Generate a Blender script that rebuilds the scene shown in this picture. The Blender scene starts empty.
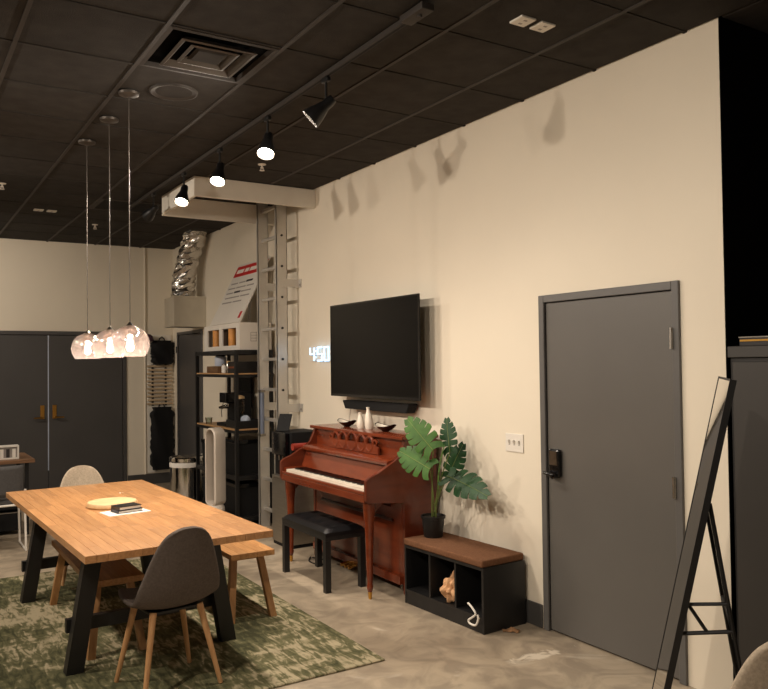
import bpy, bmesh, math, random
from mathutils import Vector, Matrix
random.seed(7)
PI = math.pi
scene = bpy.context.scene
COL = scene.collection

# ------------------------------------------------------------------ camera
CAMZ = 1.66
F_PX, YAW, PITCH, ROLL = 787.62, .5596, .0236, -.0127
def cam_axes():
    fwd = Vector((math.sin(YAW)*math.cos(PITCH), math.cos(YAW)*math.cos(PITCH), math.sin(PITCH)))
    r = Vector((math.cos(YAW), -math.sin(YAW), 0)); u = r.cross(fwd)
    return r*math.cos(ROLL)+u*math.sin(ROLL), u*math.cos(ROLL)-r*math.sin(ROLL), fwd
CR, CU, CF = cam_axes()
cd = bpy.data.cameras.new('camera'); cam = bpy.data.objects.new('camera', cd); COL.objects.link(cam)
cam.matrix_world = Matrix(((CR.x, CU.x, -CF.x, 0), (CR.y, CU.y, -CF.y, 0), (CR.z, CU.z, -CF.z, CAMZ), (0, 0, 0, 1)))
cd.sensor_fit = 'HORIZONTAL'; cd.sensor_width = 36; cd.lens = 36*F_PX/768
cd.clip_start = .05
scene.camera = cam
def ray(px, py): return CR*((px-384)/F_PX)-CU*((py-344.5)/F_PX)+CF
def at_x(px, py, X): d = ray(px, py); return d*(X/d.x)+Vector((0, 0, CAMZ))

# ------------------------------------------------------------------ world, exposure, lights
scene.view_settings.view_transform = 'Standard'
scene.view_settings.look = 'None'
scene.view_settings.gamma = 1
scene.view_settings.use_curve_mapping = False
scene.view_settings.exposure = 0.35
w = bpy.data.worlds.new('world'); scene.world = w; w.use_nodes = True
w.node_tree.nodes['Background'].inputs[0].default_value = (.9, .75, .6, 1)
w.node_tree.nodes['Background'].inputs[1].default_value = .02
WARM = (1.0, .87, .73)
P_TRACK, P_FAR, P_PEND = 82, 138, 1.8

# ------------------------------------------------------------------ materials
def lin(c):
    return tuple(((v/255)/12.92 if v/255 <= .04045 else ((v/255+.055)/1.055)**2.4) for v in c)
MATS = {}
def M(name, rgb, rough=.5, metal=0, var=.12, scale=6, bump=0, stretch=(1, 1, 1), rand=0, spec=.5, rgb2=None, detail=4, coat=0, bscale=None, ramp=(.3, .7)):
    m = bpy.data.materials.new(name); m.use_nodes = True
    nt = m.node_tree; N = nt.nodes; b = N['Principled BSDF']
    c = lin(rgb)
    c1 = tuple(v*(1-var) for v in c) if rgb2 is None else lin(rgb2)
    c2 = tuple(min(1, v*(1+var)) for v in c) if rgb2 is None else c
    tc = N.new('ShaderNodeTexCoord'); mp = N.new('ShaderNodeMapping'); mp.inputs['Scale'].default_value = stretch
    nt.links.new(tc.outputs['Object'], mp.inputs[0])
    src = mp.outputs[0]
    oi = N.new('ShaderNodeObjectInfo')
    if rand:
        ad = N.new('ShaderNodeVectorMath'); ad.operation = 'ADD'
        cmb = N.new('ShaderNodeCombineXYZ'); ml = N.new('ShaderNodeMath'); ml.operation = 'MULTIPLY'; ml.inputs[1].default_value = 37
        nt.links.new(oi.outputs['Random'], ml.inputs[0])
        for k in range(3): nt.links.new(ml.outputs[0], cmb.inputs[k])
        nt.links.new(src, ad.inputs[0]); nt.links.new(cmb.outputs[0], ad.inputs[1]); src = ad.outputs[0]
    nz = N.new('ShaderNodeTexNoise'); nz.inputs['Scale'].default_value = scale; nz.inputs['Detail'].default_value = detail
    nt.links.new(src, nz.inputs['Vector'])
    rp = N.new('ShaderNodeValToRGB'); rp.color_ramp.elements[0].position = ramp[0]; rp.color_ramp.elements[1].position = ramp[1]
    rp.color_ramp.elements[0].color = (*c1, 1); rp.color_ramp.elements[1].color = (*c2, 1)
    nt.links.new(nz.outputs['Fac'], rp.inputs[0])
    out = rp.outputs[0]
    if rand:
        hv = N.new('ShaderNodeHueSaturation'); mr = N.new('ShaderNodeMapRange')
        mr.inputs['To Min'].default_value = 1-rand; mr.inputs['To Max'].default_value = 1+rand
        nt.links.new(oi.outputs['Random'], mr.inputs[0]); nt.links.new(mr.outputs[0], hv.inputs['Value'])
        nt.links.new(out, hv.inputs['Color']); out = hv.outputs[0]
    nt.links.new(out, b.inputs['Base Color'])
    b.inputs['Roughness'].default_value = rough; b.inputs['Metallic'].default_value = metal
    b.inputs['Specular IOR Level'].default_value = spec
    if coat: b.inputs['Coat Weight'].default_value = coat; b.inputs['Coat Roughness'].default_value = .12
    if bump:
        n2 = N.new('ShaderNodeTexNoise'); n2.inputs['Scale'].default_value = bscale or scale*8; n2.inputs['Detail'].default_value = 3
        nt.links.new(src, n2.inputs['Vector'])
        bp = N.new('ShaderNodeBump'); bp.inputs['Strength'].default_value = bump; bp.inputs['Distance'].default_value = .01
        nt.links.new(n2.outputs['Fac'], bp.inputs['Height']); nt.links.new(bp.outputs[0], b.inputs['Normal'])
    MATS[name] = m
    return m
def EM(name, rgb, strength):
    m = bpy.data.materials.new(name); m.use_nodes = True; N = m.node_tree.nodes
    b = N['Principled BSDF']; b.inputs['Base Color'].default_value = (*lin(rgb), 1)
    b.inputs['Emission Color'].default_value = (*lin(rgb), 1); b.inputs['Emission Strength'].default_value = strength
    MATS[name] = m; return m
def GLASS(name, tint, refl, rough=.03, gcol=(255, 235, 225)):
    m = bpy.data.materials.new(name); m.use_nodes = True; nt = m.node_tree; N = nt.nodes
    N.remove(N['Principled BSDF'])
    t = N.new('ShaderNodeBsdfTransparent'); t.inputs[0].default_value = (*lin(tint), 1)
    g = N.new('ShaderNodeBsdfGlossy'); g.inputs['Color'].default_value = (*lin(gcol), 1); g.inputs['Roughness'].default_value = rough
    lw = N.new('ShaderNodeLayerWeight'); lw.inputs['Blend'].default_value = refl
    mx = N.new('ShaderNodeMixShader')
    nt.links.new(lw.outputs['Fresnel'], mx.inputs[0]); nt.links.new(t.outputs[0], mx.inputs[1]); nt.links.new(g.outputs[0], mx.inputs[2])
    nt.links.new(mx.outputs[0], N['Material Output'].inputs['Surface'])
    MATS[name] = m; return m

M('wall_paint', (232, 222, 203), .6, var=.025, scale=1.2, bump=.04, bscale=120)
M('white_paint', (232, 226, 214), .5, var=.03)
M('door_grey', (95, 92, 88), .38, var=.05, scale=2, bump=.02, bscale=90)
M('back_door', (74, 72, 71), .45, var=.05, scale=2)
M('frame_grey', (94, 92, 90), .4, var=.05)
M('base_grey', (70, 68, 66), .5, var=.08)
M('tile_black', (60, 57, 54), .95, var=.15, scale=9, bump=.25, bscale=160, rand=.09, spec=.12)
M('tee_black', (58, 53, 49), .6, var=.08, spec=.3)
M('plenum', (20, 19, 18), .9)
M('void_black', (9, 9, 9), .95, spec=.05)
M('black_metal', (20, 20, 21), .4, var=.1)
M('black_matte', (15, 15, 16), .7, var=.15, spec=.3)
M('black_wood', (25, 24, 24), .45, var=.25, scale=12, stretch=(1, 1, .2))
M('black_leather', (17, 17, 19), .35, var=.2, scale=20, bump=.1, bscale=80)
M('screen', (4, 4, 5), .25, var=.05, spec=.2)
M('black_gloss', (12, 12, 14), .15, var=.1)
M('oak_stave', (196, 146, 96), .36, rgb2=(166, 116, 72), scale=5, stretch=(14, 1, 14), rand=.13, ramp=(.25, .75), coat=.15)
M('oak_bench', (200, 150, 96), .42, rgb2=(166, 114, 66), scale=5, stretch=(14, 1.2, 14), rand=.14, ramp=(.25, .75))
M('oak_leg', (186, 140, 92), .45, rgb2=(160, 114, 70), scale=6, stretch=(8, 8, 1), rand=.06)
M('chair_leg', (196, 152, 106), .45, rgb2=(172, 126, 82), scale=6, stretch=(8, 8, 1))
M('pale_wood', (226, 196, 150), .5, rgb2=(208, 172, 122), scale=5, stretch=(2, 10, 2))
M('shelf_wood', (196, 156, 108), .5, rgb2=(168, 126, 82), scale=5, stretch=(10, 1, 10))
M('desk_wood', (132, 96, 66), .5, rgb2=(104, 74, 50), scale=5, stretch=(1, 10, 10))
M('taupe_fabric', (94, 85, 79), .95, var=.14, scale=90, bump=.3, bscale=240, spec=.15)
M('beige_fabric', (180, 165, 145), .95, var=.16, scale=90, bump=.3, bscale=240, spec=.15)
M('brown_fabric', (112, 78, 56), .95, var=.16, scale=60, bump=.3, bscale=200, spec=.15)
M('tan_cloth', (206, 160, 118), .95, var=.2, scale=14, bump=.3)
M('mahogany', (126, 56, 28), .27, rgb2=(92, 34, 15), scale=3, stretch=(6, 1, 6), coat=.35, ramp=(.2, .8))
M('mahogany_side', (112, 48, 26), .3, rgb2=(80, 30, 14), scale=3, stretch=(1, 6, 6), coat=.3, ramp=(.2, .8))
M('mahogany_dark', (78, 30, 16), .35, rgb2=(52, 18, 9), scale=3, stretch=(6, 1, 6))
M('ivory', (240, 230, 212), .3, var=.02)
M('brass', (196, 150, 74), .3, metal=1, var=.1)
M('steel', (188, 184, 178), .25, metal=1, var=.08, scale=3)
M('brushed_steel', (150, 144, 134), .38, metal=.85, var=.08, scale=4, stretch=(1, 1, 12))
M('dark_metal', (84, 78, 72), .42, metal=.6, var=.1)
M('chrome', (225, 222, 218), .1, metal=1, var=.03)
M('aluminium', (204, 200, 193), .42, metal=.65, var=.06)
M('rail_blue', (128, 138, 160), .35, metal=.5, var=.1)
M('galvanised', (206, 200, 188), .3, metal=.8, var=.06, scale=5)
M('foil', (214, 210, 204), .22, metal=1, var=.1, scale=20, bump=.5, bscale=30)
M('white_plastic', (230, 224, 214), .4, var=.02)
M('fan_white', (226, 214, 200), .35, var=.02)
M('fan_grey', (150, 146, 142), .35, metal=.4, var=.05)
M('ceramic', (236, 226, 210), .35, var=.03)
M('red_print', (196, 30, 28), .5, var=.05)
M('red_plastic', (150, 52, 38), .4, var=.05)
M('ink_grey', (158, 150, 143), .6, var=.05)
M('keypad', (66, 56, 46), .25, var=.3, scale=30)
M('ink_dark', (46, 42, 40), .6, var=.05)
M('paper', (236, 230, 220), .7, var=.03)
M('roll_orange', (214, 148, 74), .5, var=.2, scale=10)
M('cavity', (70, 52, 36), .8, var=.2)
M('leaf_bright', (70, 110, 40), .5, rgb2=(46, 82, 28), scale=12, spec=.25)
M('leaf_mid', (58, 112, 42), .55, rgb2=(38, 84, 30), scale=12, spec=.25)
M('leaf_dark', (44, 84, 44), .5, rgb2=(28, 60, 32), scale=12, spec=.3)
M('stem_green', (112, 128, 68), .5, var=.2)
M('soil', (40, 30, 22), .95, var=.3, scale=40, bump=.5)
M('pot_black', (22, 22, 23), .45, var=.1)
M('slat_wood', (196, 172, 140), .55, var=.12, scale=10)
M('purple_cloth', (66, 38, 54), .9, var=.2)
M('dark_book', (40, 40, 52), .5, var=.2)
M('mesh_grey', (84, 82, 82), .8, var=.1, scale=60)
M('blue_white', (196, 206, 224), .5, var=.1)
M('jar_brown', (110, 80, 52), .5, var=.3, scale=20)
M('amber', (120, 64, 30), .3, var=.2)
M('mirror', (228, 226, 222), .02, metal=1, var=0)
M('cabinet_dark', (54, 51, 48), .5, var=.06, scale=3)
M('cabinet_panel', (36, 34, 33), .6, var=.15, scale=4, stretch=(6, 6, .5))
M('cable_black', (14, 14, 14), .5)
M('leaf_litter', (150, 112, 78), .9, var=.25, scale=20)
EM('lamp_disc', (255, 232, 200), 60)
EM('bulb', (255, 222, 190), 17)
EM('clock_led', (178, 218, 255), 1.5)
def PEND():
    m = bpy.data.materials.new('smoke_glass'); m.use_nodes = True; nt = m.node_tree; N = nt.nodes
    N.remove(N['Principled BSDF'])
    t = N.new('ShaderNodeBsdfTransparent'); t.inputs[0].default_value = (.86, .80, .78, 1)
    g = N.new('ShaderNodeBsdfGlossy'); g.inputs['Color'].default_value = (.80, .74, .72, 1); g.inputs['Roughness'].default_value = .06
    d = N.new('ShaderNodeBsdfTranslucent'); d.inputs['Color'].default_value = (.95, .82, .78, 1)
    tc = N.new('ShaderNodeTexCoord'); sp = N.new('ShaderNodeSeparateXYZ'); nt.links.new(tc.outputs['Generated'], sp.inputs[0])
    mr = N.new('ShaderNodeMapRange'); mr.inputs['From Min'].default_value = .2; mr.inputs['From Max'].default_value = .9; mr.inputs['To Min'].default_value = .12; mr.inputs['To Max'].default_value = .55
    nt.links.new(sp.outputs[2], mr.inputs[0])
    m1 = N.new('ShaderNodeMixShader'); m1.inputs[0].default_value = .16
    nt.links.new(t.outputs[0], m1.inputs[1]); nt.links.new(d.outputs[0], m1.inputs[2])
    m2 = N.new('ShaderNodeMixShader'); nt.links.new(mr.outputs[0], m2.inputs[0]); nt.links.new(m1.outputs[0], m2.inputs[1]); nt.links.new(g.outputs[0], m2.inputs[2])
    nt.links.new(m2.outputs[0], N['Material Output'].inputs['Surface']); MATS['smoke_glass'] = m
PEND()
GLASS('clear_glass', (232, 236, 232), .25)

def floor_mat():
    m = bpy.data.materials.new('concrete'); m.use_nodes = True; nt = m.node_tree; N = nt.nodes; b = N['Principled BSDF']
    tc = N.new('ShaderNodeTexCoord')
    def noise(s, d, dist=0):
        n = N.new('ShaderNodeTexNoise'); n.inputs['Scale'].default_value = s; n.inputs['Detail'].default_value = d; n.inputs['Distortion'].default_value = dist
        nt.links.new(tc.outputs['Object'], n.inputs['Vector']); return n
    def ramp(n, p0, c0, p1, c1):
        r = N.new('ShaderNodeValToRGB'); e = r.color_ramp.elements
        e[0].position = p0; e[0].color = (*lin(c0), 1); e[1].position = p1; e[1].color = (*lin(c1), 1)
        nt.links.new(n.outputs['Fac'], r.inputs[0]); return r
    a = ramp(noise(.9, 8, .6), .33, (168, 154, 136), .68, (204, 190, 170))
    c = ramp(noise(4, 9, 1.6), .38, (158, 150, 138), .60, (228, 222, 210))
    mx = N.new('ShaderNodeMix'); mx.data_type = 'RGBA'; mx.blend_type = 'MULTIPLY'; mx.inputs[0].default_value = .62
    nt.links.new(a.outputs[0], mx.inputs[6]); nt.links.new(c.outputs[0], mx.inputs[7])
    s = ramp(noise(1.7, 5, 2.2), .63, (0, 0, 0), .69, (150, 150, 150))
    mx2 = N.new('ShaderNodeMix'); mx2.data_type = 'RGBA'; mx2.inputs[7].default_value = (*lin((214, 204, 186)), 1)
    nt.links.new(s.outputs[0], mx2.inputs[0]); nt.links.new(mx.outputs[2], mx2.inputs[6])
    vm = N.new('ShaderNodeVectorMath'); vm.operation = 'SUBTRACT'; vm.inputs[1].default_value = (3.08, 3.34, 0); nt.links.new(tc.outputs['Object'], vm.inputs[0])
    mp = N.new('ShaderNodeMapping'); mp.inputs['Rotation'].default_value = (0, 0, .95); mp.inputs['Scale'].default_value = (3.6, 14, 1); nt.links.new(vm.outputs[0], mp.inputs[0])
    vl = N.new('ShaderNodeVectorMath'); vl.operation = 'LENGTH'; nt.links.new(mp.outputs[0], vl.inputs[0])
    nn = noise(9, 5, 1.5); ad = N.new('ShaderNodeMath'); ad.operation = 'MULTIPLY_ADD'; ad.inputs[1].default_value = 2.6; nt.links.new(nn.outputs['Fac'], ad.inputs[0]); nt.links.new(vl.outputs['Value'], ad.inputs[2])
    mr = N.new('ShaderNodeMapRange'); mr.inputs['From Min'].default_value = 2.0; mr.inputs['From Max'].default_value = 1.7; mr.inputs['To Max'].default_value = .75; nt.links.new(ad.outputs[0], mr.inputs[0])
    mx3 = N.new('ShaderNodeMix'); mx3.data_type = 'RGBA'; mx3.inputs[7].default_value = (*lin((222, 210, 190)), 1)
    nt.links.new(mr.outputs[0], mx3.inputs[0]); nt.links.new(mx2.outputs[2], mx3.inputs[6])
    nt.links.new(mx3.outputs[2], b.inputs['Base Color'])
    rr = N.new('ShaderNodeMapRange'); rr.inputs['To Min'].default_value = .3; rr.inputs['To Max'].default_value = .55
    n3 = noise(3, 4); nt.links.new(n3.outputs['Fac'], rr.inputs[0]); nt.links.new(rr.outputs[0], b.inputs['Roughness'])
    bp = N.new('ShaderNodeBump'); bp.inputs['Strength'].default_value = .08; n4 = noise(40, 4)
    nt.links.new(n4.outputs['Fac'], bp.inputs['Height']); nt.links.new(bp.outputs[0], b.inputs['Normal'])
    MATS['concrete'] = m
floor_mat()
def rug_mat():
    m = bpy.data.materials.new('rug'); m.use_nodes = True; nt = m.node_tree; N = nt.nodes; b = N['Principled BSDF']
    tc = N.new('ShaderNodeTexCoord')
    def noise(s, d, st, dist=0):
        mp = N.new('ShaderNodeMapping'); mp.inputs['Scale'].default_value = st; nt.links.new(tc.outputs['Object'], mp.inputs[0])
        n = N.new('ShaderNodeTexNoise'); n.inputs['Scale'].default_value = s; n.inputs['Detail'].default_value = d; n.inputs['Distortion'].default_value = dist
        nt.links.new(mp.outputs[0], n.inputs['Vector']); return n.outputs['Fac']
    def math_(op, a, b_):
        n = N.new('ShaderNodeMath'); n.operation = op
        for k, v in enumerate((a, b_)):
            if isinstance(v, (int, float)): n.inputs[k].default_value = v
            else: nt.links.new(v, n.inputs[k])
        return n.outputs[0]
    big = noise(1.6, 5, (1, 1, 1), 1.0)
    d1 = noise(7, 4, (3.6, .9, 1), 1.2)       # short dashes across x
    d2 = noise(7, 4, (.5, 2.0, 1), .8)      # rows
    v = math_('ADD', math_('MULTIPLY', big, .6), math_('ADD', math_('MULTIPLY', d1, .65), math_('MULTIPLY', d2, .30)))
    r = N.new('ShaderNodeValToRGB'); e = r.color_ramp.elements
    e[0].position = .63; e[0].color = (*lin((68, 68, 49)), 1)
    e[1].position = .90; e[1].color = (*lin((172, 160, 132)), 1)
    x = e.new(.72); x.color = (*lin((90, 89, 64)), 1)
    x = e.new(.795); x.color = (*lin((108, 104, 77)), 1)
    x = e.new(.835); x.color = (*lin((142, 134, 106)), 1)
    nt.links.new(v, r.inputs[0]); nt.links.new(r.outputs[0], b.inputs['Base Color'])
    b.inputs['Roughness'].default_value = .95; b.inputs['Specular IOR Level'].default_value = .1
    bp = N.new('ShaderNodeBump'); bp.inputs['Strength'].default_value = .3; bp.inputs['Distance'].default_value = .01
    nt.links.new(noise(120, 3, (1, 1, 1)), bp.inputs['Height']); nt.links.new(bp.outputs[0], b.inputs['Normal'])
    MATS['rug'] = m
rug_mat()

# ------------------------------------------------------------------ helpers
def obj(name, bm, mat, parent=None, smooth=False, label=None, kind=None, loc=None):
    me = bpy.data.meshes.new(name)
    bmesh.ops.recalc_face_normals(bm, faces=bm.faces[:])
    bm.to_mesh(me); bm.free()
    me.materials.append(MATS[mat])
    if smooth:
        me.polygons.foreach_set('use_smooth', [True]*len(me.polygons))
        try: me.set_sharp_from_angle(angle=math.radians(40))
        except Exception: pass
    o = bpy.data.objects.new(name, me); COL.objects.link(o)
    if parent: o.parent = parent
    if loc: o.location = loc
    if label: o['label'] = label
    if kind: o['kind'] = kind
    return o
def tag(o, label, cat, group=None):
    o['label'] = label; o['category'] = cat
    if group: o['group'] = group
    return o
def thing(name, label, cat, loc=(0, 0, 0), rotz=0, group=None):
    o = bpy.data.objects.new(name, None); COL.objects.link(o); o.location = loc; o.rotation_euler = (0, 0, rotz)
    o.empty_display_size = .1
    return tag(o, label, cat, group)
def struct(o): o['kind'] = 'structure'; return o
def sempty(name, loc=(0, 0, 0)):
    o = bpy.data.objects.new(name, None); COL.objects.link(o); o.location = loc; o.empty_display_size = .1
    return struct(o)
def B(): return bmesh.new()
def box(x0, x1, y0, y1, z0, z1, bev=0, bm=None, seg=2):
    bm = bm or B()
    t = bmesh.new()
    vs = [t.verts.new((x, y, z)) for z in (z0, z1) for y in (y0, y1) for x in (x0, x1)]
    for f in ((0, 2, 3, 1), (4, 5, 7, 6), (0, 1, 5, 4), (2, 6, 7, 3), (0, 4, 6, 2), (1, 3, 7, 5)): t.faces.new([vs[i] for i in f])
    if bev: bmesh.ops.bevel(t, geom=t.edges[:]+t.verts[:], offset=bev, segments=seg, affect='EDGES', profile=.6)
    merge(bm, t); return bm
def merge(bm, t, mtx=None):
    if mtx is not None: bmesh.ops.transform(t, matrix=mtx, verts=t.verts[:])
    mp = {}
    for v in t.verts: mp[v] = bm.verts.new(v.co)
    for f in t.faces:
        try: bm.faces.new([mp[v] for v in f.verts])
        except ValueError: pass
    t.free(); return bm
def lathe(prof, n=24, c=(0, 0), bm=None, sx=1, sy=1, cap=True):
    bm = bm or B(); rings = []
    for r, z in prof:
        rings.append([bm.verts.new((c[0]+r*sx*math.cos(2*PI*k/n), c[1]+r*sy*math.sin(2*PI*k/n), z)) for k in range(n)])
    for a, b in zip(rings, rings[1:]):
        for k in range(n): bm.faces.new((a[k], a[(k+1) % n], b[(k+1) % n], b[k]))
    if cap:
        if prof[0][0] > 1e-5: bm.faces.new(rings[0][::-1])
        if prof[-1][0] > 1e-5: bm.faces.new(rings[-1])
    bmesh.ops.remove_doubles(bm, verts=bm.verts[:], dist=1e-6)
    return bm
def tube(pts, r, n=10, bm=None, closed=False):
    """swept round bar; r a number or a list"""
    bm = bm or B(); pts = [Vector(p) for p in pts]; m = len(pts); rs = r if isinstance(r, (list, tuple)) else [r]*m
    rings = []; prev = None
    for i, p in enumerate(pts):
        if closed: d = (pts[(i+1) % m]-pts[i-1])
        else: d = pts[min(i+1, m-1)]-pts[max(i-1, 0)]
        d.normalize()
        ref = prev if prev is not None else (Vector((0, 0, 1)) if abs(d.z) < .9 else Vector((1, 0, 0)))
        u = (ref-d*ref.dot(d)).normalized(); v = d.cross(u); prev = u
        rings.append([bm.verts.new(p+(u*math.cos(2*PI*k/n)+v*math.sin(2*PI*k/n))*rs[i]) for k in range(n)])
    prs = list(zip(rings, rings[1:]))+([(rings[-1], rings[0])] if closed else [])
    for a, b in prs:
        for k in range(n): bm.faces.new((a[k], a[(k+1) % n], b[(k+1) % n], b[k]))
    if not closed: bm.faces.new(rings[0][::-1]); bm.faces.new(rings[-1])
    return bm
def bar(p, q, w, h, bm=None, up=(0, 0, 1), bev=0):
    """rectangular bar from p to q, w across, h along up"""
    bm = bm or B(); p = Vector(p); q = Vector(q); d = q-p; L = d.length; d.normalize()
    up = Vector(up); x = d.cross(up).normalized(); y = x.cross(d)
    t = box(-w/2, w/2, -h/2, h/2, 0, L, bev)
    return merge(bm, t, Matrix(((x.x, y.x, d.x, p.x), (x.y, y.y, d.y, p.y), (x.z, y.z, d.z, p.z), (0, 0, 0, 1))))
def prism(poly, axis, a0, a1, bm=None, bev=0):
    """polygon (2D) extruded along an axis; axis 'y': poly=(x,z); 'x': (y,z); 'z': (x,y)"""
    bm = bm or B(); t = bmesh.new()
    def mk(p, a): return {'y': (p[0], a, p[1]), 'x': (a, p[0], p[1]), 'z': (p[0], p[1], a)}[axis]
    A = [t.verts.new(mk(p, a0)) for p in poly]; Bv = [t.verts.new(mk(p, a1)) for p in poly]; n = len(poly)
    t.faces.new(A); t.faces.new(Bv[::-1])
    for k in range(n): t.faces.new((A[k], Bv[k], Bv[(k+1) % n], A[(k+1) % n]))
    if bev: bmesh.ops.bevel(t, geom=t.edges[:], offset=bev, segments=2, affect='EDGES')
    return merge(bm, t)
def sleg(p, q, wx, wy):
    bm = B(); vs = [bm.verts.new((c[0]+sx*wx/2, c[1]+sy*wy/2, c[2])) for c in (p, q) for sx, sy in ((-1, -1), (1, -1), (1, 1), (-1, 1))]
    for f in ((3, 2, 1, 0), (4, 5, 6, 7), (0, 1, 5, 4), (1, 2, 6, 5), (2, 3, 7, 6), (3, 0, 4, 7)): bm.faces.new([vs[i] for i in f])
    return bm
def cushion(x0, x1, y0, y1, z0, z1, r=.02, bm=None): return box(x0, x1, y0, y1, z0, z1, r, bm, 4)
def catmull(P, n):
    out = []; m = len(P)
    for i in range(m-1):
        p0 = P[max(i-1, 0)]; p1 = P[i]; p2 = P[i+1]; p3 = P[min(i+2, m-1)]
        for k in range(n):
            t = k/n
            out.append(tuple(.5*((2*b)+(c-a)*t+(2*a-5*b+4*c-d)*t*t+(-a+3*b-3*c+d)*t**3) for a, b, c, d in zip(p0, p1, p2, p3)))
    out.append(tuple(P[-1])); return out
def mod(o, kind, **kw):
    m = o.modifiers.new(kind.lower(), kind)
    for k, v in kw.items(): setattr(m, k, v)
    return o
def empty_part(name, parent, loc=(0, 0, 0)):
    o = bpy.data.objects.new(name, None); COL.objects.link(o); o.parent = parent; o.location = loc; o.empty_display_size = .05; return o

# ------------------------------------------------------------------ room shell
WX, YB, H = 3.443, 11.2, 3.327          # right wall plane, back wall plane, ceiling
XL, YF = -4.2, -3.2
YC = 2.366                              # the outer corner where the right wall ends
struct(obj('floor', box(XL-.1, 6.2, YF-.1, YB+.2, -.1, 0), 'concrete'))
D1 = (2.664, 3.608, 2.022)                # door opening in the right wall: y0, y1, top
D3 = (9.98, 10.96, 2.09)
T = .16
bm = B()
segs = [(YC, D1[0]), (D1[1], D3[0]), (D3[1], YB)]
for a, b in segs: box(WX, WX+T, a, b, 0, 3.6, 0, bm)
for d in (D1, D3): box(WX, WX+T, d[0], d[1], d[2], 3.6, 0, bm)
struct(obj('wall_right', bm, 'wall_paint'))
D2 = (.76, 2.73, 2.09)                  # double door in the back wall
bm = B()
box(XL, D2[0], YB, YB+T, 0, 3.6, 0, bm); box(D2[1], WX+T, YB, YB+T, 0, 3.6, 0, bm); box(D2[0], D2[1], YB, YB+T, D2[2], 3.6, 0, bm)
struct(obj('wall_back', bm, 'wall_paint'))
struct(obj('wall_left', box(XL-.1, XL, YF, YB+T, 0, 3.6), 'wall_paint'))
struct(obj('wall_front', box(XL, 6.1, YF-.1, YF, 0, 3.6), 'wall_paint'))
struct(obj('wall_recess', box(WX, 6.1, YC-.006, YC-.001, 0, 3.6), 'void_black'))
struct(obj('wall_recess_end', box(4.6, 4.7, YF, YC-.006, 0, 3.6), 'void_black'))

# ceiling: slab, grid, and each tile
ceil = struct(obj('ceiling', box(XL, 6.1, YF, YB+T, H+.05, H+.25), 'plenum'))
GX0, GY0, TS = -.0739, 3.1637, .61
xs = [GX0+TS*k for k in range(-3, 6)]
ys = [GY0+TS*j for j in range(-9, 14) if YF < GY0+TS*j < YB]
for x in xs: obj('grid_runner', box(x-.011, x+.011, YF, YB, H-.001, H+.045), 'tee_black', ceil)
XE = GX0-3*TS
for y in ys: obj('cross_tee', box(XE, WX if y > YC else 4.6, y-.010, y+.010, H+.001, H+.043), 'tile_black', ceil)
tile_me = {}
def tile(x0, x1, y0, y1):
    key = (round(x1-x0, 3), round(y1-y0, 3))
    if key not in tile_me:
        a, b = key
        o = obj('ceiling_tile', box(0.006, a-.006, .006, b-.006, .006, .04, .006, seg=1), 'tile_black', ceil); tile_me[key] = o.data
    else:
        o = bpy.data.objects.new('ceiling_tile', tile_me[key]); COL.objects.link(o); o.parent = ceil
    o.location = (x0, y0, H)
gx = xs+[WX]; gy = [YF]+ys+[YB]
for i in range(len(gx)-1):
    for j in range(len(gy)-1):
        if i == 5 and abs(gy[j]-(GY0+TS)) < .01: continue          # the air diffuser's cell
        if i == 6+0 and abs(gy[j]-(GY0+TS*8)) < .01: continue
        tile(gx[i], gx[i+1], gy[j], gy[j+1])
for j in range(len(gy)-1):
    if gy[j+1] < YC+.2: tile(WX, WX+1.1, gy[j], min(gy[j+1], YC-.006))
obj('plain_panel', box(XL, XE, YF, YB, H, H+.05), 'tile_black', ceil)

# baseboards
bb = B(); 
for a, b in ((D1[1]+.06, D3[0]-.06), (D3[1]+.06, YB)): box(WX-.014, WX, a, b, 0, .145, .004, bb, 1)
struct(obj('baseboard_right', bb, 'base_grey'))
struct(obj('baseboard_back', box(D2[1]+.06, WX-.014, YB-.014, YB, 0, .145, .004, seg=1), 'base_grey'))
struct(obj('trim_1', tube([(3.035, YB-.014, .146), (3.035, YB-.014, H)], .013, 8), 'wall_paint', smooth=True))

# hatch curb: open box of white boards hanging at the ceiling round the ladder head
hatch = sempty('trim_2', (0, 0, 0))
HZ = 3.150
obj('curb_board', box(2.25, WX-.001, 6.70, 6.735, HZ, H, .004, seg=1), 'white_paint', hatch)
obj('curb_board', box(2.25, 2.285, 6.735, 7.63, HZ, H, .004, seg=1), 'white_paint', hatch)
obj('curb_board', box(2.25, WX-.001, 7.63, 7.665, HZ-.02, H, .004, seg=1), 'white_paint', hatch)

# doors
def hinge(y, z, parent):
    bm = tube([(WX-.022, y, z-.055), (WX-.022, y, z+.055)], .010, 10)
    box(WX-.020, WX-.008, y-.010, y+.010, z-.052, z+.052, 0, bm)
    for k in (-.02, .02): tube([(WX-.022, y, z+k-.001), (WX-.022, y, z+k+.001)], .0112, 10, bm)
    return obj('hinge', bm, 'steel', parent, smooth=True)
d1 = sempty('door_1')
fr = B()
for y0, y1 in ((D1[0]-.045, D1[0]), (D1[1], D1[1]+.045)): box(WX-.016, WX+T, y0 if y0 < D1[0] else y0, y1, 0, D1[2]+.045, .003, fr, 1)
box(WX-.0155, WX+T, D1[0], D1[1], D1[2], D1[2]+.045, .003, fr, 1)
obj('door_frame', fr, 'frame_grey', d1)
leaf1 = obj('door_leaf', box(WX+.002, WX+.048, D1[0]+.004, D1[1]-.004, .012, D1[2]-.005, .002, seg=1), 'door_grey', d1)
for z in (1.77, 1.0, .36): hinge(D1[0]-.001, z, leaf1)
lk = B(); box(WX-.028, WX+.002, 3.482, 3.575, .957, 1.124, .014, lk, 3)
obj('lock_housing', lk, 'black_gloss', leaf1, smooth=True)
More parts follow.
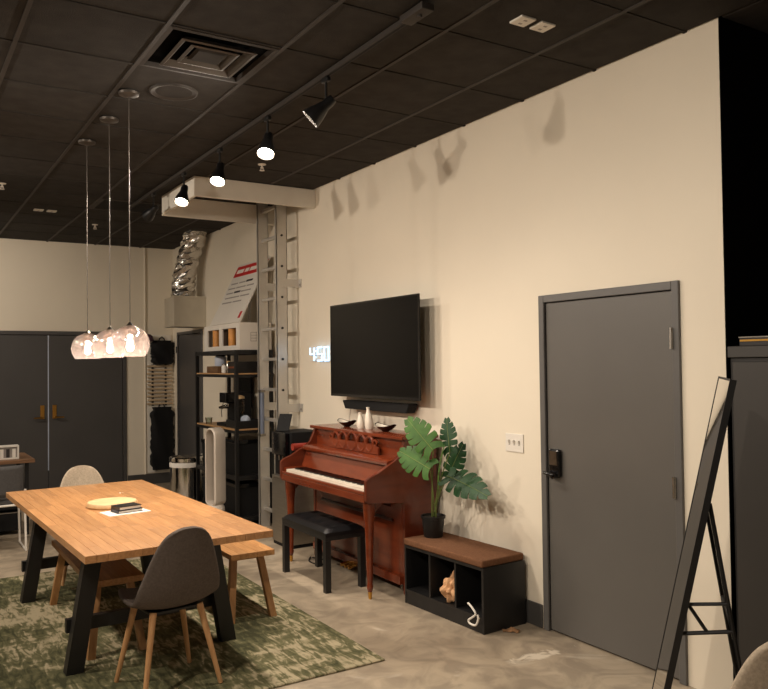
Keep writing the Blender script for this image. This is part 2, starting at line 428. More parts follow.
obj('lock_keypad', box(WX-.031, WX-.027, 3.50, 3.562, 1.026, 1.112, .0015, seg=1), 'keypad', leaf1)
lv = tube([(WX+.002, 3.52, .968), (WX-.05, 3.52, .968)], .022, 14)
tube([(WX-.046, 3.512, .968), (WX-.05, 3.555, .972), (WX-.048, 3.60, .978)], [.012, .011, .009], 10, lv)
obj('lever_handle', lv, 'black_gloss', leaf1, smooth=True)
d2 = sempty('door_2')
fr = B(); box(D2[1], D2[1]+.05, YB-.016, YB+T, 0, D2[2]+.05, .003, fr, 1); box(D2[0]-.05, D2[0], YB-.016, YB+T, 0, D2[2]+.05, .003, fr, 1)
box(D2[0], D2[1], YB-.0155, YB+T, D2[2], D2[2]+.05, .003, fr, 1)
obj('door_frame', fr, 'back_door', d2)
mid = 1.768
for s, (a, b) in enumerate(((D2[0]+.004, mid-.007), (mid+.007, D2[1]-.004))):
    lf = obj('door_leaf', box(a, b, YB+.004, YB+.05, .012, D2[2]-.005, .002, seg=1), 'back_door', d2)
    hx = mid-.075 if s == 0 else mid+.075
    obj('handle_plate', box(hx-.026, hx+.026, YB-.006, YB+.004, .98, 1.16, .003, seg=1), 'brass', lf)
    dx = -1 if s == 0 else 1
    hv = tube([(hx, YB-.004, 1.0), (hx, YB-.05, 1.0)], .011, 8); tube([(hx-.006*dx, YB-.05, 1.0), (hx+.11*dx, YB-.052, .998)], .010, 8, hv)
    obj('lever', hv, 'brass', lf, smooth=True)
obj('meeting_strip', box(mid-.006, mid+.006, YB-.001, YB+.05, .3, D2[2]-.005), 'blue_white', d2)
d3 = sempty('door_3')
fr = B(); box(WX-.014, WX+T, D3[0]-.04, D3[0], 0, D3[2]+.04, .003, fr, 1); box(WX-.014, WX+T, D3[1], D3[1]+.04, 0, D3[2]+.04, .003, fr, 1)
box(WX-.0135, WX+T, D3[0], D3[1], D3[2], D3[2]+.04, .003, fr, 1)
obj('door_frame', fr, 'back_door', d3)
obj('door_leaf', box(WX+.002, WX+.046, D3[0]+.004, D3[1]-.004, .012, D3[2]-.005, .002, seg=1), 'back_door', d3)
obj('hinge', box(WX-.03, WX-.014, D3[1]-.01, D3[1]+.035, 1.84, 1.93), 'steel', d3)

# ------------------------------------------------------------------ lamps
def spot(name, loc, aim, power, size, blend, radius, parent=None):
    l = bpy.data.lights.new(name, 'SPOT'); l.energy = power; l.color = WARM; l.spot_size = math.radians(size); l.spot_blend = blend; l.shadow_soft_size = radius
    o = bpy.data.objects.new(name, l); COL.objects.link(o)
    o.rotation_euler = Vector(aim).to_track_quat('-Z', 'Y').to_euler(); o.location = loc
    if parent: o.parent = parent
    return o
def track(name, x, y0, y1, label):
    t = thing(name, label, 'track', (x, y0, H-.004))
    r = box(-.015, .015, 0, y1-y0, -.030, 0, .003, seg=1); obj('rail', r, 'tee_black', t)
    obj('slot', box(-.007, .007, .06, y1-y0-.06, -.0315, -.0295), 'black_matte', t)
    f = box(-.035, .035, -.10, .09, -.034, 0, .006); lathe([(.012, -.045), (.012, -.034)], 12, (0, -.03), f)
    obj('feed_box', f, 'tee_black', t, smooth=True)
    return t
def head(x, y, aim, label, power, group, on=True, drop=.145, size=165):
    zt = H-.036
    t = thing('track_spotlight', label, 'spotlight', (x, y, zt), 0, group)
    st = box(-.014, .014, -.035, .035, -.028, 0, .004, seg=1); tube([(0, 0, -.02), (0, 0, -drop)], .008, 8, st)
    obj('stem', st, 'black_metal', t, smooth=True)
    prof = [(.0, -.055), (.026, -.052), (.031, -.03), (.031, .01), (.038, .03), (.052, .075), (.060, .115), (.060, .125), (.054, .125), (.050, .10)]
    q = Vector(aim).normalized().to_track_quat('Z', 'Y').to_matrix().to_4x4()
    mt = Matrix.Translation((0, 0, -drop-.01)) @ q
    b = lathe(prof, 24, cap=False); bmesh.ops.transform(b, matrix=mt, verts=b.verts[:]); obj('shade', b, 'black_metal', t, smooth=True)
    dsc = lathe([(0, .108), (.03, .107), (.0505, .100), (.0505, .095), (0, .095)], 24, cap=False); bmesh.ops.transform(dsc, matrix=mt, verts=dsc.verts[:])
    obj('lamp_face', dsc, 'lamp_disc' if on else 'white_plastic', t, smooth=True)
    if on:
        p = mt @ Vector((0, 0, .128))
        spot('lamp_light', p, aim, power, size, .9, .045, t)
    return t
TX = 2.10
track('track_rail', TX, 3.03, 8.3, 'dark lighting track on the ceiling running past the hatch curb')
G = 'spotlights on the ceiling tracks'
head(TX, 3.94, (-.62, .42, -.66), 'unlit-looking black track spotlight turned aside, next to the track feed box', P_TRACK, G)
head(TX, 4.76, (-.30, -.38, -.85), 'lit track spotlight, second from the track feed box', P_TRACK, G)
head(TX, 5.65, (-.30, -.38, -.85), 'lit track spotlight, third from the track feed box', P_TRACK, G)
head(TX, 6.51, (-.30, -.38, -.85), 'lit track spotlight at the corner of the white hatch curb', P_TRACK, G)
head(TX, 7.42, (-.2, .85, -.35), 'dark track spotlight turned away beside the hatch curb side board', 0, G, on=False)
# the room's second track, left of the picture, aimed at the long wall
TX2 = -.75
track('track_rail', TX2, .6, 10.0, 'dark lighting track on the ceiling facing the long white wall')
for k, y in enumerate((.9, 2.9, 4.9, 6.9, 8.9)):
    head(TX2, y, (.80, 0.02, -.60) if k < 4 else (.55, .62, -.55), 'lit track spotlight aimed at the long white wall, %s along its track' % ('first', 'second', 'third', 'fourth', 'fifth')[k], P_FAR, G, size=130)

# pendants
def pendant(x, y, label):
    t = thing('pendant_lamp', label, 'pendant lamp', (x, y, H-.004), 0, 'globe pendants over the dining table')
    obj('canopy', lathe([(0, 0), (.062, 0), (.060, -.014), (.02, -.026), (0, -.026)][::-1], 24), 'dark_metal', t, smooth=True)
    top = 1.905-(H-.004)
    obj('cord', tube([(0, 0, -.02), (0, 0, top+.02)], .0028, 6), 'dark_metal', t)
    obj('cap', lathe([(0, top-.02), (.022, top-.02), (.026, top+.0), (.014, top+.012), (.006, top+.022), (0, top+.022)], 16), 'chrome', t, smooth=True)
    R = .113; cz = top-R+.002; prof = []
    for k in range(0, 19):
        a = math.radians(8+k*(132-8)/18); prof.append((R*math.sin(a), cz+R*math.cos(a)))
    g = obj('globe', lathe(prof, 36, cap=False), 'smoke_glass', t, smooth=True)
    bl = [(0, top-.155)]+[(.024*math.sin(a), top-.13-.025*math.cos(a)) for a in (.5, 1.0, 1.57, 2.1)]+[(.013, top-.085), (.013, top-.07), (0, top-.07)]
    obj('bulb', lathe(bl, 16), 'bulb', t, smooth=True)
    obj('socket', lathe([(0, top-.07), (.016, top-.07), (.016, top-.018), (0, top-.018)], 14), 'chrome', t, smooth=True)
    l = bpy.data.lights.new('bulb_light', 'POINT'); l.energy = P_PEND; l.color = WARM; l.shadow_soft_size = .03
    o = bpy.data.objects.new('bulb_light', l); COL.objects.link(o); o.parent = t; o.location = (0, 0, top-.19)
for y, lb in ((4.84, 'smoked glass globe pendant hanging over the chair end of the table by the rug edge'), (5.42, 'middle smoked glass globe pendant of the three over the table'), (6.05, 'smoked glass globe pendant hanging over the far table end towards the double doors')):
    pendant(1.240 if lb[0] == 'm' else 1.224, y, lb)

# ceiling fittings
df = thing('air_diffuser', 'square stepped metal air diffuser set in the ceiling grid', 'vent', (1.451, 4.079, H))
def ring_sq(a, za, b, zb, bm):
    A = [bm.verts.new((sx*a, sy*a, za)) for sx, sy in ((-1, -1), (1, -1), (1, 1), (-1, 1))]
    C = [bm.verts.new((sx*b, sy*b, zb)) for sx, sy in ((-1, -1), (1, -1), (1, 1), (-1, 1))]
    for k in range(4): bm.faces.new((A[k], A[(k+1) % 4], C[(k+1) % 4], C[k]))
bm = B(); ring_sq(.293, -.001, .27, -.004, bm); ring_sq(.27, -.004, .262, .02, bm); obj('outer_frame', bm, 'tee_black', df)
obj('dark_throat', box(-.262, .262, -.262, .262, .02, .026), 'void_black', df)
for a, z in ((.205, -.012), (.135, -.006)):
    bm = B(); ring_sq(a, z, a-.016, z-.004, bm); ring_sq(a-.016, z-.004, a-.045, z+.026, bm); ring_sq(a, z, a-.03, z+.028, bm); obj('cone_ring', bm, 'dark_metal', df)
bm = B(); ring_sq(.088, .004, .07, -.002, bm); box(-.072, .072, -.072, .072, -.003, .004, 0, bm); obj('center_plate', bm, 'tile_black', df)
sp = thing('ceiling_speaker', 'round ceiling speaker beside the air diffuser', 'speaker', (1.46, 4.71, H+.008))
obj('rim', lathe([(.085, -.004), (.128, -.008), (.135, -.014), (.143, -.012), (.145, 0), (.085, 0)], 40, cap=False), 'tee_black', sp, smooth=True)
obj('grille', lathe([(0, -.008), (.126, -.006), (.126, 0), (0, 0)], 40), 'tile_black', sp, smooth=True)
def plate_pair(x, y, label, s=1, r=0):
    t = thing('ceiling_plate', label, 'ceiling plate', (x, y, H+.008), r)
    for k in (-1, 1):
        p = obj('plate', box(-.045*s, .045*s, k*.062*s-.045*s, k*.062*s+.045*s, -.012, 0, .006), 'white_plastic', t)
        for dx in (-.018, .018): obj('slot', box(dx*s-.006, dx*s+.006, k*.062*s-.01, k*.062*s+.01, -.013, -.011), 'ink_grey', p)
plate_pair(2.69, 2.87, 'pair of white plates on the black ceiling above the grey door', 1.05, math.radians(90))
plate_pair(1.39, 8.98, 'pair of small white plates on the black ceiling towards the double doors', 1.05, math.radians(90))
for x, y, lb in ((2.625, 6.074, 'white sprinkler head on the ceiling in front of the hatch curb'), (.852, 7.848, 'white sprinkler head on the ceiling over the grey desk chair'), (2.033, 9.616, 'white sprinkler head on the ceiling near the back wall')):
    t = thing('sprinkler_head', lb, 'sprinkler', (x, y, H+.008), 0, 'ceiling sprinklers')
    obj('escutcheon', lathe([(0, -.01), (.032, -.008), (.036, 0), (0, 0)], 20), 'white_plastic', t, smooth=True)
    b = tube([(0, 0, -.008), (0, 0, -.04)], .008, 8); tube([(-.012, 0, -.03), (-.012, 0, -.055)], .003, 6, b); tube([(.012, 0, -.03), (.012, 0, -.055)], .003, 6, b)
    box(-.014, .014, -.004, .004, -.033, -.028, 0, b); lathe([(0, -.058), (.022, -.056), (.022, -.053), (0, -.053)], 16, bm=b); obj('deflector', b, 'white_plastic', t, smooth=True)
v2 = thing('slot_vent', 'dark recessed ceiling vent near the white hatch curb', 'vent', (GX0+TS*3.5, GY0+TS*8.5, H))
bm = B(); ring_sq(.293, -.001, .26, -.006, bm); ring_sq(.26, -.006, .25, .02, bm); obj('outer_frame', bm, 'tee_black', v2)
obj('dark_throat', box(-.255, .255, -.255, .255, .02, .026), 'void_black', v2)
for k in range(5): obj('vane', bar((-.25, -.2+k*.1, .008), (.25, -.2+k*.1, .008), .035, .003, up=(0, .6, .8)), 'black_metal', v2)

# ------------------------------------------------------------------ rug and dining set
RZ = .012
rug = obj('area_rug', box(0, 2.44, 0, 3.11, 0, RZ, .004, seg=1), 'rug', loc=(-.10, 3.765, 0)); tag(rug, 'green and cream distressed area rug under the dining table', 'rug')

tb = thing('dining_table', 'oak butcher-block dining table on black trestle legs', 'table', (.795, 4.01, RZ), math.radians(1.8))
TW, TL, TZ = 1.0, 2.41, .745-RZ
top = empty_part('table_top', tb)
rows = 18; rw = TW/rows; cache = {}
for i in range(rows):
    y = 0
    while y < TL-1e-6:
        L = random.choice((.35, .45, .55, .65)) if y else random.choice((.2, .3, .45, .6))
        if TL-(y+L) < .18: L = TL-y
        key = round(L, 3)
        if key not in cache:
            o = obj('stave', box(.0005, rw-.0005, .0006, L-.0006, TZ-.038, TZ, .0012, seg=1), 'oak_stave', top); cache[key] = o.data
        else:
            o = bpy.data.objects.new('stave', cache[key]); COL.objects.link(o); o.parent = top
        o.location = (i*rw, y, 0); y += L
def trestle(yc, par, dx=0):
    for s in (-1, 1):
        xb, xt = .5+dx+s*.44, .5+dx+s*.325
        obj('leg', sleg((xb, yc, 0), (xt, yc, TZ-.039), .09, .075), 'black_wood', par)
    obj('top_rail', bar((.14+dx, yc, TZ-.075), (.86+dx, yc, TZ-.075), .05, .07), 'black_wood', par)
    obj('foot_rail', bar((.035+dx, yc+.066, .235), (.965+dx, yc+.066, .235), .04, .072), 'black_wood', par)
trestle(.53, tb); trestle(2.08, tb, .03)
for s in (-.28, .28): obj('side_rail', bar((.5+s, .3, TZ-.06), (.5+s, 2.15, TZ-.06), .03, .04), 'black_wood', tb)

def bench(x, y, L, label):
    t = thing('dining_bench', label, 'bench', (x, y, RZ), 0, 'oak benches at the dining table')
    W_, Z_ = .30, .45-RZ
    n = 5; s = empty_part('seat', t); c = {}
    for i in range(n):
        yy = 0
        while yy < L-1e-6:
            l = random.choice((.3, .4, .5))
            if L-(yy+l) < .18: l = L-yy
            o = obj('stave', box(.0005, W_/n-.0005, .0006, l-.0006, Z_-.035, Z_, .0012, seg=1), 'oak_bench', s); o.location = (i*W_/n, yy, 0); yy += l
    for ex, yb, yt in ((0, .03, .12), (1, L-.03, L-.12)):
        for sx in (0, 1):
            xb, xt = (.005, .06) if sx == 0 else (W_-.005, W_-.06)
            obj('leg', sleg((xb, yb, 0), (xt, yt, Z_-.036), .042, .042), 'oak_leg', t)
        obj('apron', box(.05, W_-.05, yt-.02, yt+.02, Z_-.065, Z_-.0355), 'oak_leg', t)
bench(.955, 4.66, 1.28, 'oak bench pushed under the table on the side away from the piano')
bench(1.835, 4.79, 1.28, 'oak bench on the piano side of the dining table')

def shell_chair(loc, rot, fabric, label, legz=0):
    t = thing('shell_chair', label, 'chair', loc, rot, 'upholstered shell chairs')
    P = [(.205, .432, .150), (.195, .448, .185), (.10, .432, .215), (0, .420, .226), (-.10, .422, .230), (-.165, .452, .232), (-.203, .525, .222), (-.226, .61, .197), (-.244, .69, .170), (-.257, .76, .141), (-.265, .808, .106), (-.269, .834, .064), (-.271, .843, .02)]
    pts = catmull(P, 3); nu = 14; bm = B(); grid = []
    for i, (y, z, hw) in enumerate(pts):
        a = pts[max(i-1, 0)]; b = pts[min(i+1, len(pts)-1)]
        ty, tz = b[0]-a[0], b[1]-a[1]; ln = math.hypot(ty, tz) or 1
        ny, nz = tz/ln, -ty/ln
        if nz < 0 and ny < 0: ny, nz = -ny, -nz
        f = i/(len(pts)-1); depth = .045*math.sin(min(1, f*1.15)*PI)**.6 if 0 < f < .87 else .0
        row = []
        for k in range(nu+1):
            u = k/nu*2-1; d = depth*abs(u)**2.2
            row.append(bm.verts.new((u*hw, y+ny*d, z+nz*d)))
        grid.append(row)
    for a, b in zip(grid, grid[1:]):
        for k in range(nu): bm.faces.new((a[k], a[k+1], b[k+1], b[k]))
    s = obj('shell', bm, fabric, t, smooth=True)
    mod(s, 'SOLIDIFY', thickness=.024, offset=0); mod(s, 'SUBSURF', levels=1, render_levels=1)
    for sx in (-1, 1):
        for sy in (-1, 1):
            obj('leg', tube([(sx*.125, sy*.115-.01, .412), (sx*.205, sy*.185-.015, .003)], [.018, .0115], 12), 'chair_leg', t, smooth=True)
    uf = box(-.14, .14, -.13, .12, .398, .411, .004); obj('seat_plate', uf, 'black_metal', t)
    return t
shell_chair((1.225, 4.13, RZ), math.radians(7), 'taupe_fabric', 'dark taupe shell chair with its back to the rug edge, oak legs')
shell_chair((1.31, 6.52, RZ), math.radians(178), 'beige_fabric', 'beige shell chair at the table end nearest the dark double doors')
shell_chair((2.372, 1.583, 0), math.radians(-25), 'beige_fabric', 'pale beige shell chair standing in front of the leaning mirror')

# table things
TT = .745
tray = thing('round_board', 'pale round wooden serving board on the dining table', 'board', (1.235, 5.36, TT))
obj('disc', lathe([(0, 0), (.15, 0), (.157, .008), (.157, .024), (.151, .032), (0, .032)], 48), 'pale_wood', tray, smooth=True)
pp = obj('paper_sheet', box(-.09, .09, -.13, .13, 0, .004), 'paper', loc=(1.25, 5.08, TT)); pp.rotation_euler = (0, 0, math.radians(-82)); tag(pp, 'white sheet of paper lying under the dark books on the table', 'paper')
def book(loc, rot, w_, d_, h_, cover, label):
    t = thing('book', label, 'book', loc, rot, 'books on the dining table')
    obj('pages', box(-w_/2+.004, w_/2-.004, -d_/2+.004, d_/2-.004, .003, h_-.003), 'paper', t)
    c = box(-w_/2, w_/2, -d_/2, d_/2, 0, .003); box(-w_/2, w_/2, -d_/2, d_/2, h_-.003, h_, 0, c); box(-w_/2, -w_/2+.004, -d_/2, d_/2, .003, h_-.003, 0, c)
    obj('cover', c, cover, t)
book((1.262, 5.09, TT+.004), math.radians(8), .16, .12, .018, 'dark_book', 'lower dark-covered book lying on the white paper sheet')
book((1.260, 5.092, TT+.022), math.radians(12), .15, .11, .022, 'black_leather', 'upper black-covered book on top of another book on the table')

# ------------------------------------------------------------------ piano
PY0, PY1 = 4.725, 6.165
pn = thing('upright_piano', 'glossy reddish mahogany console upright piano against the white wall', 'piano', (0, 0, 0))
XB = 3.405
cheek = [(3.12, .0), (XB, .0), (XB, 1.105), (3.125, 1.105), (3.115, 1.06), (3.08, .99), (3.035, .955), (2.98, .93), (2.90, .885), (2.835, .862), (2.815, .85), (2.80, .835), (2.80, .70), (2.815, .683), (3.12, .66)]
for y0, y1 in ((PY0, PY0+.035), (PY1-.035, PY1)):
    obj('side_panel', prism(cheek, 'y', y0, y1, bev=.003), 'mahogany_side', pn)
obj('lid', box(3.095, XB+.012, PY0-.012, PY1+.012, 1.105, 1.130, .006), 'mahogany', pn, smooth=True)
obj('upper_panel', box(3.14, 3.165, PY0+.035, PY1-.035, .90, 1.105), 'mahogany', pn)
obj('back_board', box(XB-.02, XB-.001, PY0+.035, PY1-.035, .1, 1.105), 'mahogany_dark', pn)
led = prism([(3.14, .925), (3.02, .920), (2.995, .930), (2.99, .948), (3.005, .962), (3.14, .972)], 'y', PY0+.035, PY1-.035, bev=.003)
obj('ledge', led, 'mahogany', pn, smooth=True)
obj('fallboard', prism([(3.04, .925), (3.06, .925), (3.005, .785), (2.985, .785)], 'y', PY0+.036, PY1-.036, bev=.002), 'mahogany', pn)
obj('key_bed', box(2.80, 3.12, PY0+.035, PY1-.035, .683, .735, .004), 'mahogany', pn)
obj('key_slip', box(2.80, 2.825, PY0+.036, PY1-.036, .735, .760, .006), 'mahogany', pn)
kb = B(); n = 52; k0, k1 = PY0+.075, PY1-.075; kw = (k1-k0)/n
for i in range(n): box(2.828, 2.985, k0+i*kw+.0006, k0+(i+1)*kw-.0006, .736, .777, 0, kb)
obj('white_keys', kb, 'ivory', pn)
kb = B()
for i in range(n-1):
    if (i % 7) in (0, 2, 3, 5, 6): y = k0+(i+1)*kw; box(2.885, 2.984, y-.006, y+.006, .777, .789, 0, kb)
obj('black_keys', kb, 'black_gloss', pn)
for a, b in ((PY0+.035, PY0+.075), (PY1-.075, PY1-.035)): obj('key_block', box(2.826, 2.99, a, b, .735, .79, .005), 'mahogany', pn)
# music desk with open loops
mdk = empty_part('music_desk', pn)
yc = (PY0+PY1)/2
obj('desk_board', prism([(yc-.40, .972), (yc+.40, .972), (yc+.40, 1.02), (yc+.34, 1.045), (yc-.34, 1.045), (yc-.40, 1.02)], 'x', 3.095, 3.112, bev=.002), 'mahogany', mdk)
for k, (hh, ww) in enumerate(((.056, .050), (.064, .060), (.070, .076), (.064, .060), (.056, .050))):
    y = yc+(-.27, -.146, 0, .146, .27)[k]; z = 1.037+hh*.12
    obj('desk_loop', tube([(3.104, y+ww*math.cos(2*PI*q/28), z+hh*math.sin(2*PI*q/28)) for q in range(28)], .014, 8, closed=True), 'mahogany', mdk, smooth=True)
for s in (-1, 1):
    obj('desk_scroll', tube([(3.104, yc+s*.325, 1.02), (3.104, yc+s*.36, 1.035), (3.104, yc+s*.375, 1.06), (3.104, yc+s*.35, 1.08), (3.104, yc+s*.325, 1.065)], .009, 8), 'mahogany', mdk, smooth=True)
obj('knee_panel', box(3.125, 3.15, PY0+.035, PY1-.035, .13, .683), 'mahogany', pn)
obj('knee_moulding', box(3.108, 3.125, PY0+.16, PY1-.16, .50, .52, .004), 'mahogany_dark', pn)
obj('bottom_board', box(3.09, XB-.02, PY0+.035, PY1-.035, .07, .13, .004), 'mahogany', pn)
obj('under_board', prism([(2.95, .683), (3.125, .683), (3.125, .60), (3.08, .615), (3.0, .64)], 'y', PY0+.2, PY1-.2), 'mahogany_dark', pn)
for y in (PY0+.075, PY1-.075):
    pr = [(.0, .05), (.014, .05), (.020, .065), (.024, .09), (.019, .105), (.021, .14), (.026, .3), (.031, .45), (.036, .54), (.043, .60), (.047, .64), (.045, .683), (0, .683)]
    lg = lathe(pr, 16, (2.865, y)); lgo = obj('front_leg', lg, 'mahogany', pn, smooth=True)
    obj('leg_bracket', prism([(2.90, .683), (3.0, .683), (2.97, .655), (2.93, .63), (2.90, .60)], 'y', y-.014, y+.014), 'mahogany', pn)
    obj('ferrule', lathe([(0, 0), (.010, 0), (.013, .012), (.015, .05), (0, .05)], 14, (2.865, y)), 'brass', lgo, smooth=True)
for s in (-.06, 0, .06):
    pd = tube([(3.14, yc+s, .085), (3.06, yc+s, .08), (3.02, yc+s, .07)], [.008, .012, .014], 8); obj('pedal', pd, 'brass', pn, smooth=True)
for y in (PY0+.09, PY1-.09):
    cs = tube([(3.17, y-.012, .03), (3.17, y+.012, .03)], .03, 14); box(3.12, 3.33, y-.03, y+.03, .058, .072, .004, cs); tube([(3.31, y-.012, .03), (3.31, y+.012, .03)], .03, 14, cs)
    obj('caster', cs, 'steel', pn, smooth=True)

# piano bench
pb = thing('piano_bench', 'black tufted leather piano bench in front of the piano', 'bench', (2.665, 5.085, 0))
L, W_, Z_ = .745, .335, .46
for x in (.022, W_-.022):
    for y in (.022, L-.022): obj('leg', prism([(-.022, -.022), (.022, -.022), (.022, .022), (-.022, .022)], 'z', 0, .375), 'black_wood', pb, loc=(x, y, 0))
fr = B()
box(0, W_, 0, L, .375, .402, .004, fr)
obj('frame', fr, 'black_wood', pb)
cu = B(); nx, ny = 16, 32; gv = []
btn = [(W_*fx, L*fy) for fx in (.28, .72) for fy in (.14, .38, .62, .86)]
for i in range(nx+1):
    r = []
    for j in range(ny+1):
        x, y = W_*i/nx, L*j/ny; e = min(x, W_-x, y, L-y)
        z = .402+(.06*min(1, (e/.035))**.45 if e > 0 else .03)
        for bx_, by_ in btn: z -= .016*math.exp(-((x-bx_)**2+(y-by_)**2)/.0006)
        r.append(cu.verts.new((x, y, z)))
    gv.append(r)
for i in range(nx):
    for j in range(ny): cu.faces.new((gv[i][j], gv[i+1][j], gv[i+1][j+1], gv[i][j+1]))
edge = [gv[i][0] for i in range(nx+1)]+[gv[nx][j] for j in range(1, ny+1)]+[gv[i][ny] for i in range(nx-1, -1, -1)]+[gv[0][j] for j in range(ny-1, 0, -1)]
low = [cu.verts.new((v.co.x, v.co.y, .402)) for v in edge]
for k in range(len(edge)): cu.faces.new((edge[k], edge[(k+1) % len(edge)], low[(k+1) % len(edge)], low[k]))
cu.faces.new(low)
co = obj('cushion', cu, 'black_leather', pb, smooth=True)
for bx_, by_ in btn: obj('button', lathe([(0, .442), (.011, .444), (.009, .450), (0, .453)], 12, (bx_, by_)), 'steel', co, smooth=True)

# ornaments on the piano
PT = 1.130
def boat_bowl(y, label):
    t = thing('boat_bowl', label, 'bowl', (3.255, y, PT), math.radians(90), 'boat bowls on the piano')
    bm = B(); n = 28; rings = []
    for s, zz, rr in ((0, 0, .30), (1, .004, .34), (2, .022, .72), (3, .040, 1.0), (4, .036, .93), (5, .020, .62), (6, .012, .2)):
        ring = []
        for k in range(n):
            a = 2*PI*k/n; c, sn = math.cos(a), math.sin(a)
            lift = .022*abs(c)**3 if s in (3, 4) else (.006*abs(c)**3 if s in (2, 5) else 0)
            ring.append(bm.verts.new((.125*rr*c*(1 if s else 1), .062*rr*sn, zz+lift)))
        rings.append(ring)
    outer = B(); inner = B()
    def strip(dst, rs):
        cp = [[dst.verts.new(v.co) for v in r] for r in rs]
        for a, b in zip(cp, cp[1:]):
            for k in range(n): dst.faces.new((a[k], a[(k+1) % n], b[(k+1) % n], b[k]))
        return cp
    c1 = strip(outer, rings[:5]); outer.faces.new(c1[0]); c2 = strip(inner, rings[4:]); inner.faces.new(c2[-1]); bm.free()
    obj('bowl_outside', outer, 'black_gloss', t, smooth=True); obj('bowl_inside', inner, 'ceramic', t, smooth=True)
boat_bowl(5.80, 'black and white boat-shaped bowl on the piano next to the water dispenser end')
boat_bowl(5.19, 'black and white boat-shaped bowl on the piano at the plant end')
def vase(x, y, h, r, label, lean):
    bm = lathe([(0, 0), (r*.8, 0), (r, h*.12), (r*.98, h*.4), (r*.72, h*.68), (r*.42, h*.84), (r*.40, h*.93), (r*.5, h), (r*.36, h), (r*.3, h*.9), (0, h*.88)], 20)
    for v in bm.verts: v.co.y += lean*(v.co.z/h)**2
    o = obj('vase', bm, 'ceramic', smooth=True, loc=(x, y, PT)); tag(o, label, 'vase', 'white vases on the piano')
vase(3.27, 5.46, .175, .034, 'tallest white ceramic vase of the cluster on the piano', .02)
vase(3.25, 5.56, .130, .030, 'shorter white ceramic vase beside the tallest one on the piano', .015)
vase(3.285, 5.635, .100, .027, 'smallest white ceramic vase of the cluster on the piano', .01)

# ------------------------------------------------------------------ TV, soundbar, clock, switch
tv = thing('television', 'large black flat-screen television mounted on the white wall', 'television', (0, 0, 0))
TVX = 3.30; ty0, ty1, tz0, tz1 = 4.785, 6.162, 1.378, 2.172
hb = box(TVX+.006, TVX+.016, ty0, ty1, tz0, tz1, .002); box(TVX+.016, TVX+.055, ty0+.22, ty1-.22, tz0+.06, tz1-.2, .012, hb)
obj('housing', hb, 'black_matte', tv)
bz = B()
for a, b, c, d in ((ty0, ty1, tz1-.012, tz1), (ty0, ty1, tz0, tz0+.022), (ty0, ty0+.012, tz0+.022, tz1-.012), (ty1-.012, ty1, tz0+.022, tz1-.012)): box(TVX, TVX+.0055, a, b, c, d, 0, bz)
obj('bezel', bz, 'black_gloss', tv)
obj('screen', box(TVX+.002, TVX+.0056, ty0+.0122, ty1-.0122, tz0+.0222, tz1-.0122), 'screen', tv)
mt = box(TVX+.055, WX, 5.3, 5.66, 1.62, 1.95, .005); obj('wall_mount', mt, 'black_metal', tv)
sb = thing('soundbar', 'black soundbar on a bracket under the television', 'soundbar', (0, 0, 0))
obj('bar_body', prism([(4.985, 1.345), (6.01, 1.345), (6.015, 1.335), (5.975, 1.272), (5.02, 1.272), (4.98, 1.335)], 'x', 3.335, 3.42, bev=.004), 'black_matte', sb)
obj('end_cap', box(3.34, 3.415, 5.0, 5.10, 1.3452, 1.3475), 'black_gloss', sb)
obj('bracket', box(3.4205, WX, 5.2, 5.7, 1.29, 1.33), 'black_metal', sb)
for y in (5.25, 5.3): obj('button', box(3.36, 3.37, y-.008, y+.008, 1.3445, 1.348), 'steel', sb)
tc = obj('television_cable', tube([(WX-.006, 6.02, 1.40), (WX-.006, 6.05, 1.30), (WX-.006, 6.09, 1.14), (WX-.006, 6.10, 1.0)], .004, 6), 'white_plastic', smooth=True); tag(tc, 'thin pale cable hanging down the wall below the television', 'cable')

ck = thing('digital_clock', 'glowing white digital wall clock showing 4:50 beside the television', 'clock', (0, 0, 0))
SEG = {'4': 'bcfg', '5': 'acdfg', '0': 'abcdef'}
def digit(ch, y, z, w_, h_, par):
    # y is the left edge as seen from the room: larger y is left
    P_ = {'a': ((0, 1), (1, 1)), 'g': ((0, .5), (1, .5)), 'd': ((0, 0), (1, 0)), 'f': ((0, .5), (0, 1)), 'e': ((0, 0), (0, .5)), 'b': ((1, .5), (1, 1)), 'c': ((1, 0), (1, .5))}
    bm = B()
    for s in SEG[ch]:
        (a, b), (c, d) = P_[s]
        tube([(WX-.028, y-a*w_, z+b*h_), (WX-.028, y-c*w_, z+d*h_)], .0075, 8, bm)
    obj('led_digit', bm, 'clock_led', par)
digit('4', 6.79, 1.690, .085, .125, ck); digit('5', 6.635, 1.690, .085, .125, ck); digit('0', 6.50, 1.690, .085, .125, ck)
cb = B()
for z in (1.725, 1.785): tube([(WX-.028, 6.675, z-.006), (WX-.028, 6.675, z+.006)], .008, 8, cb)
obj('colon', cb, 'clock_led', ck)
cbk = B()
for y0, y1 in ((6.705, 6.812), (6.54, 6.645), (6.405, 6.51)): box(WX-.019, WX, y0, y1, 1.683, 1.70, 0, cbk); box(WX-.019, WX, y0, y1, 1.745, 1.76, 0, cbk)
box(WX-.012, WX, 6.51, 6.705, 1.745, 1.757, 0, cbk)
obj('housing', cbk, 'white_plastic', ck)

sw = thing('light_switch', 'white triple toggle light switch plate beside the grey door', 'switch', (0, 0, 0))
pl = obj('plate', box(WX-.007, WX, 3.822, 3.992, 1.072, 1.190, .003), 'white_plastic', sw)
for k in range(3):
    y = 3.86+k*.047
    obj('toggle', prism([(WX-.007, 1.118), (WX-.022, 1.145), (WX-.017, 1.150), (WX-.007, 1.144)], 'y', y-.005, y+.005), 'white_plastic', pl)
    obj('slot', box(WX-.0076, WX-.0066, y-.007, y+.007, 1.115, 1.148), 'ink_grey', pl)

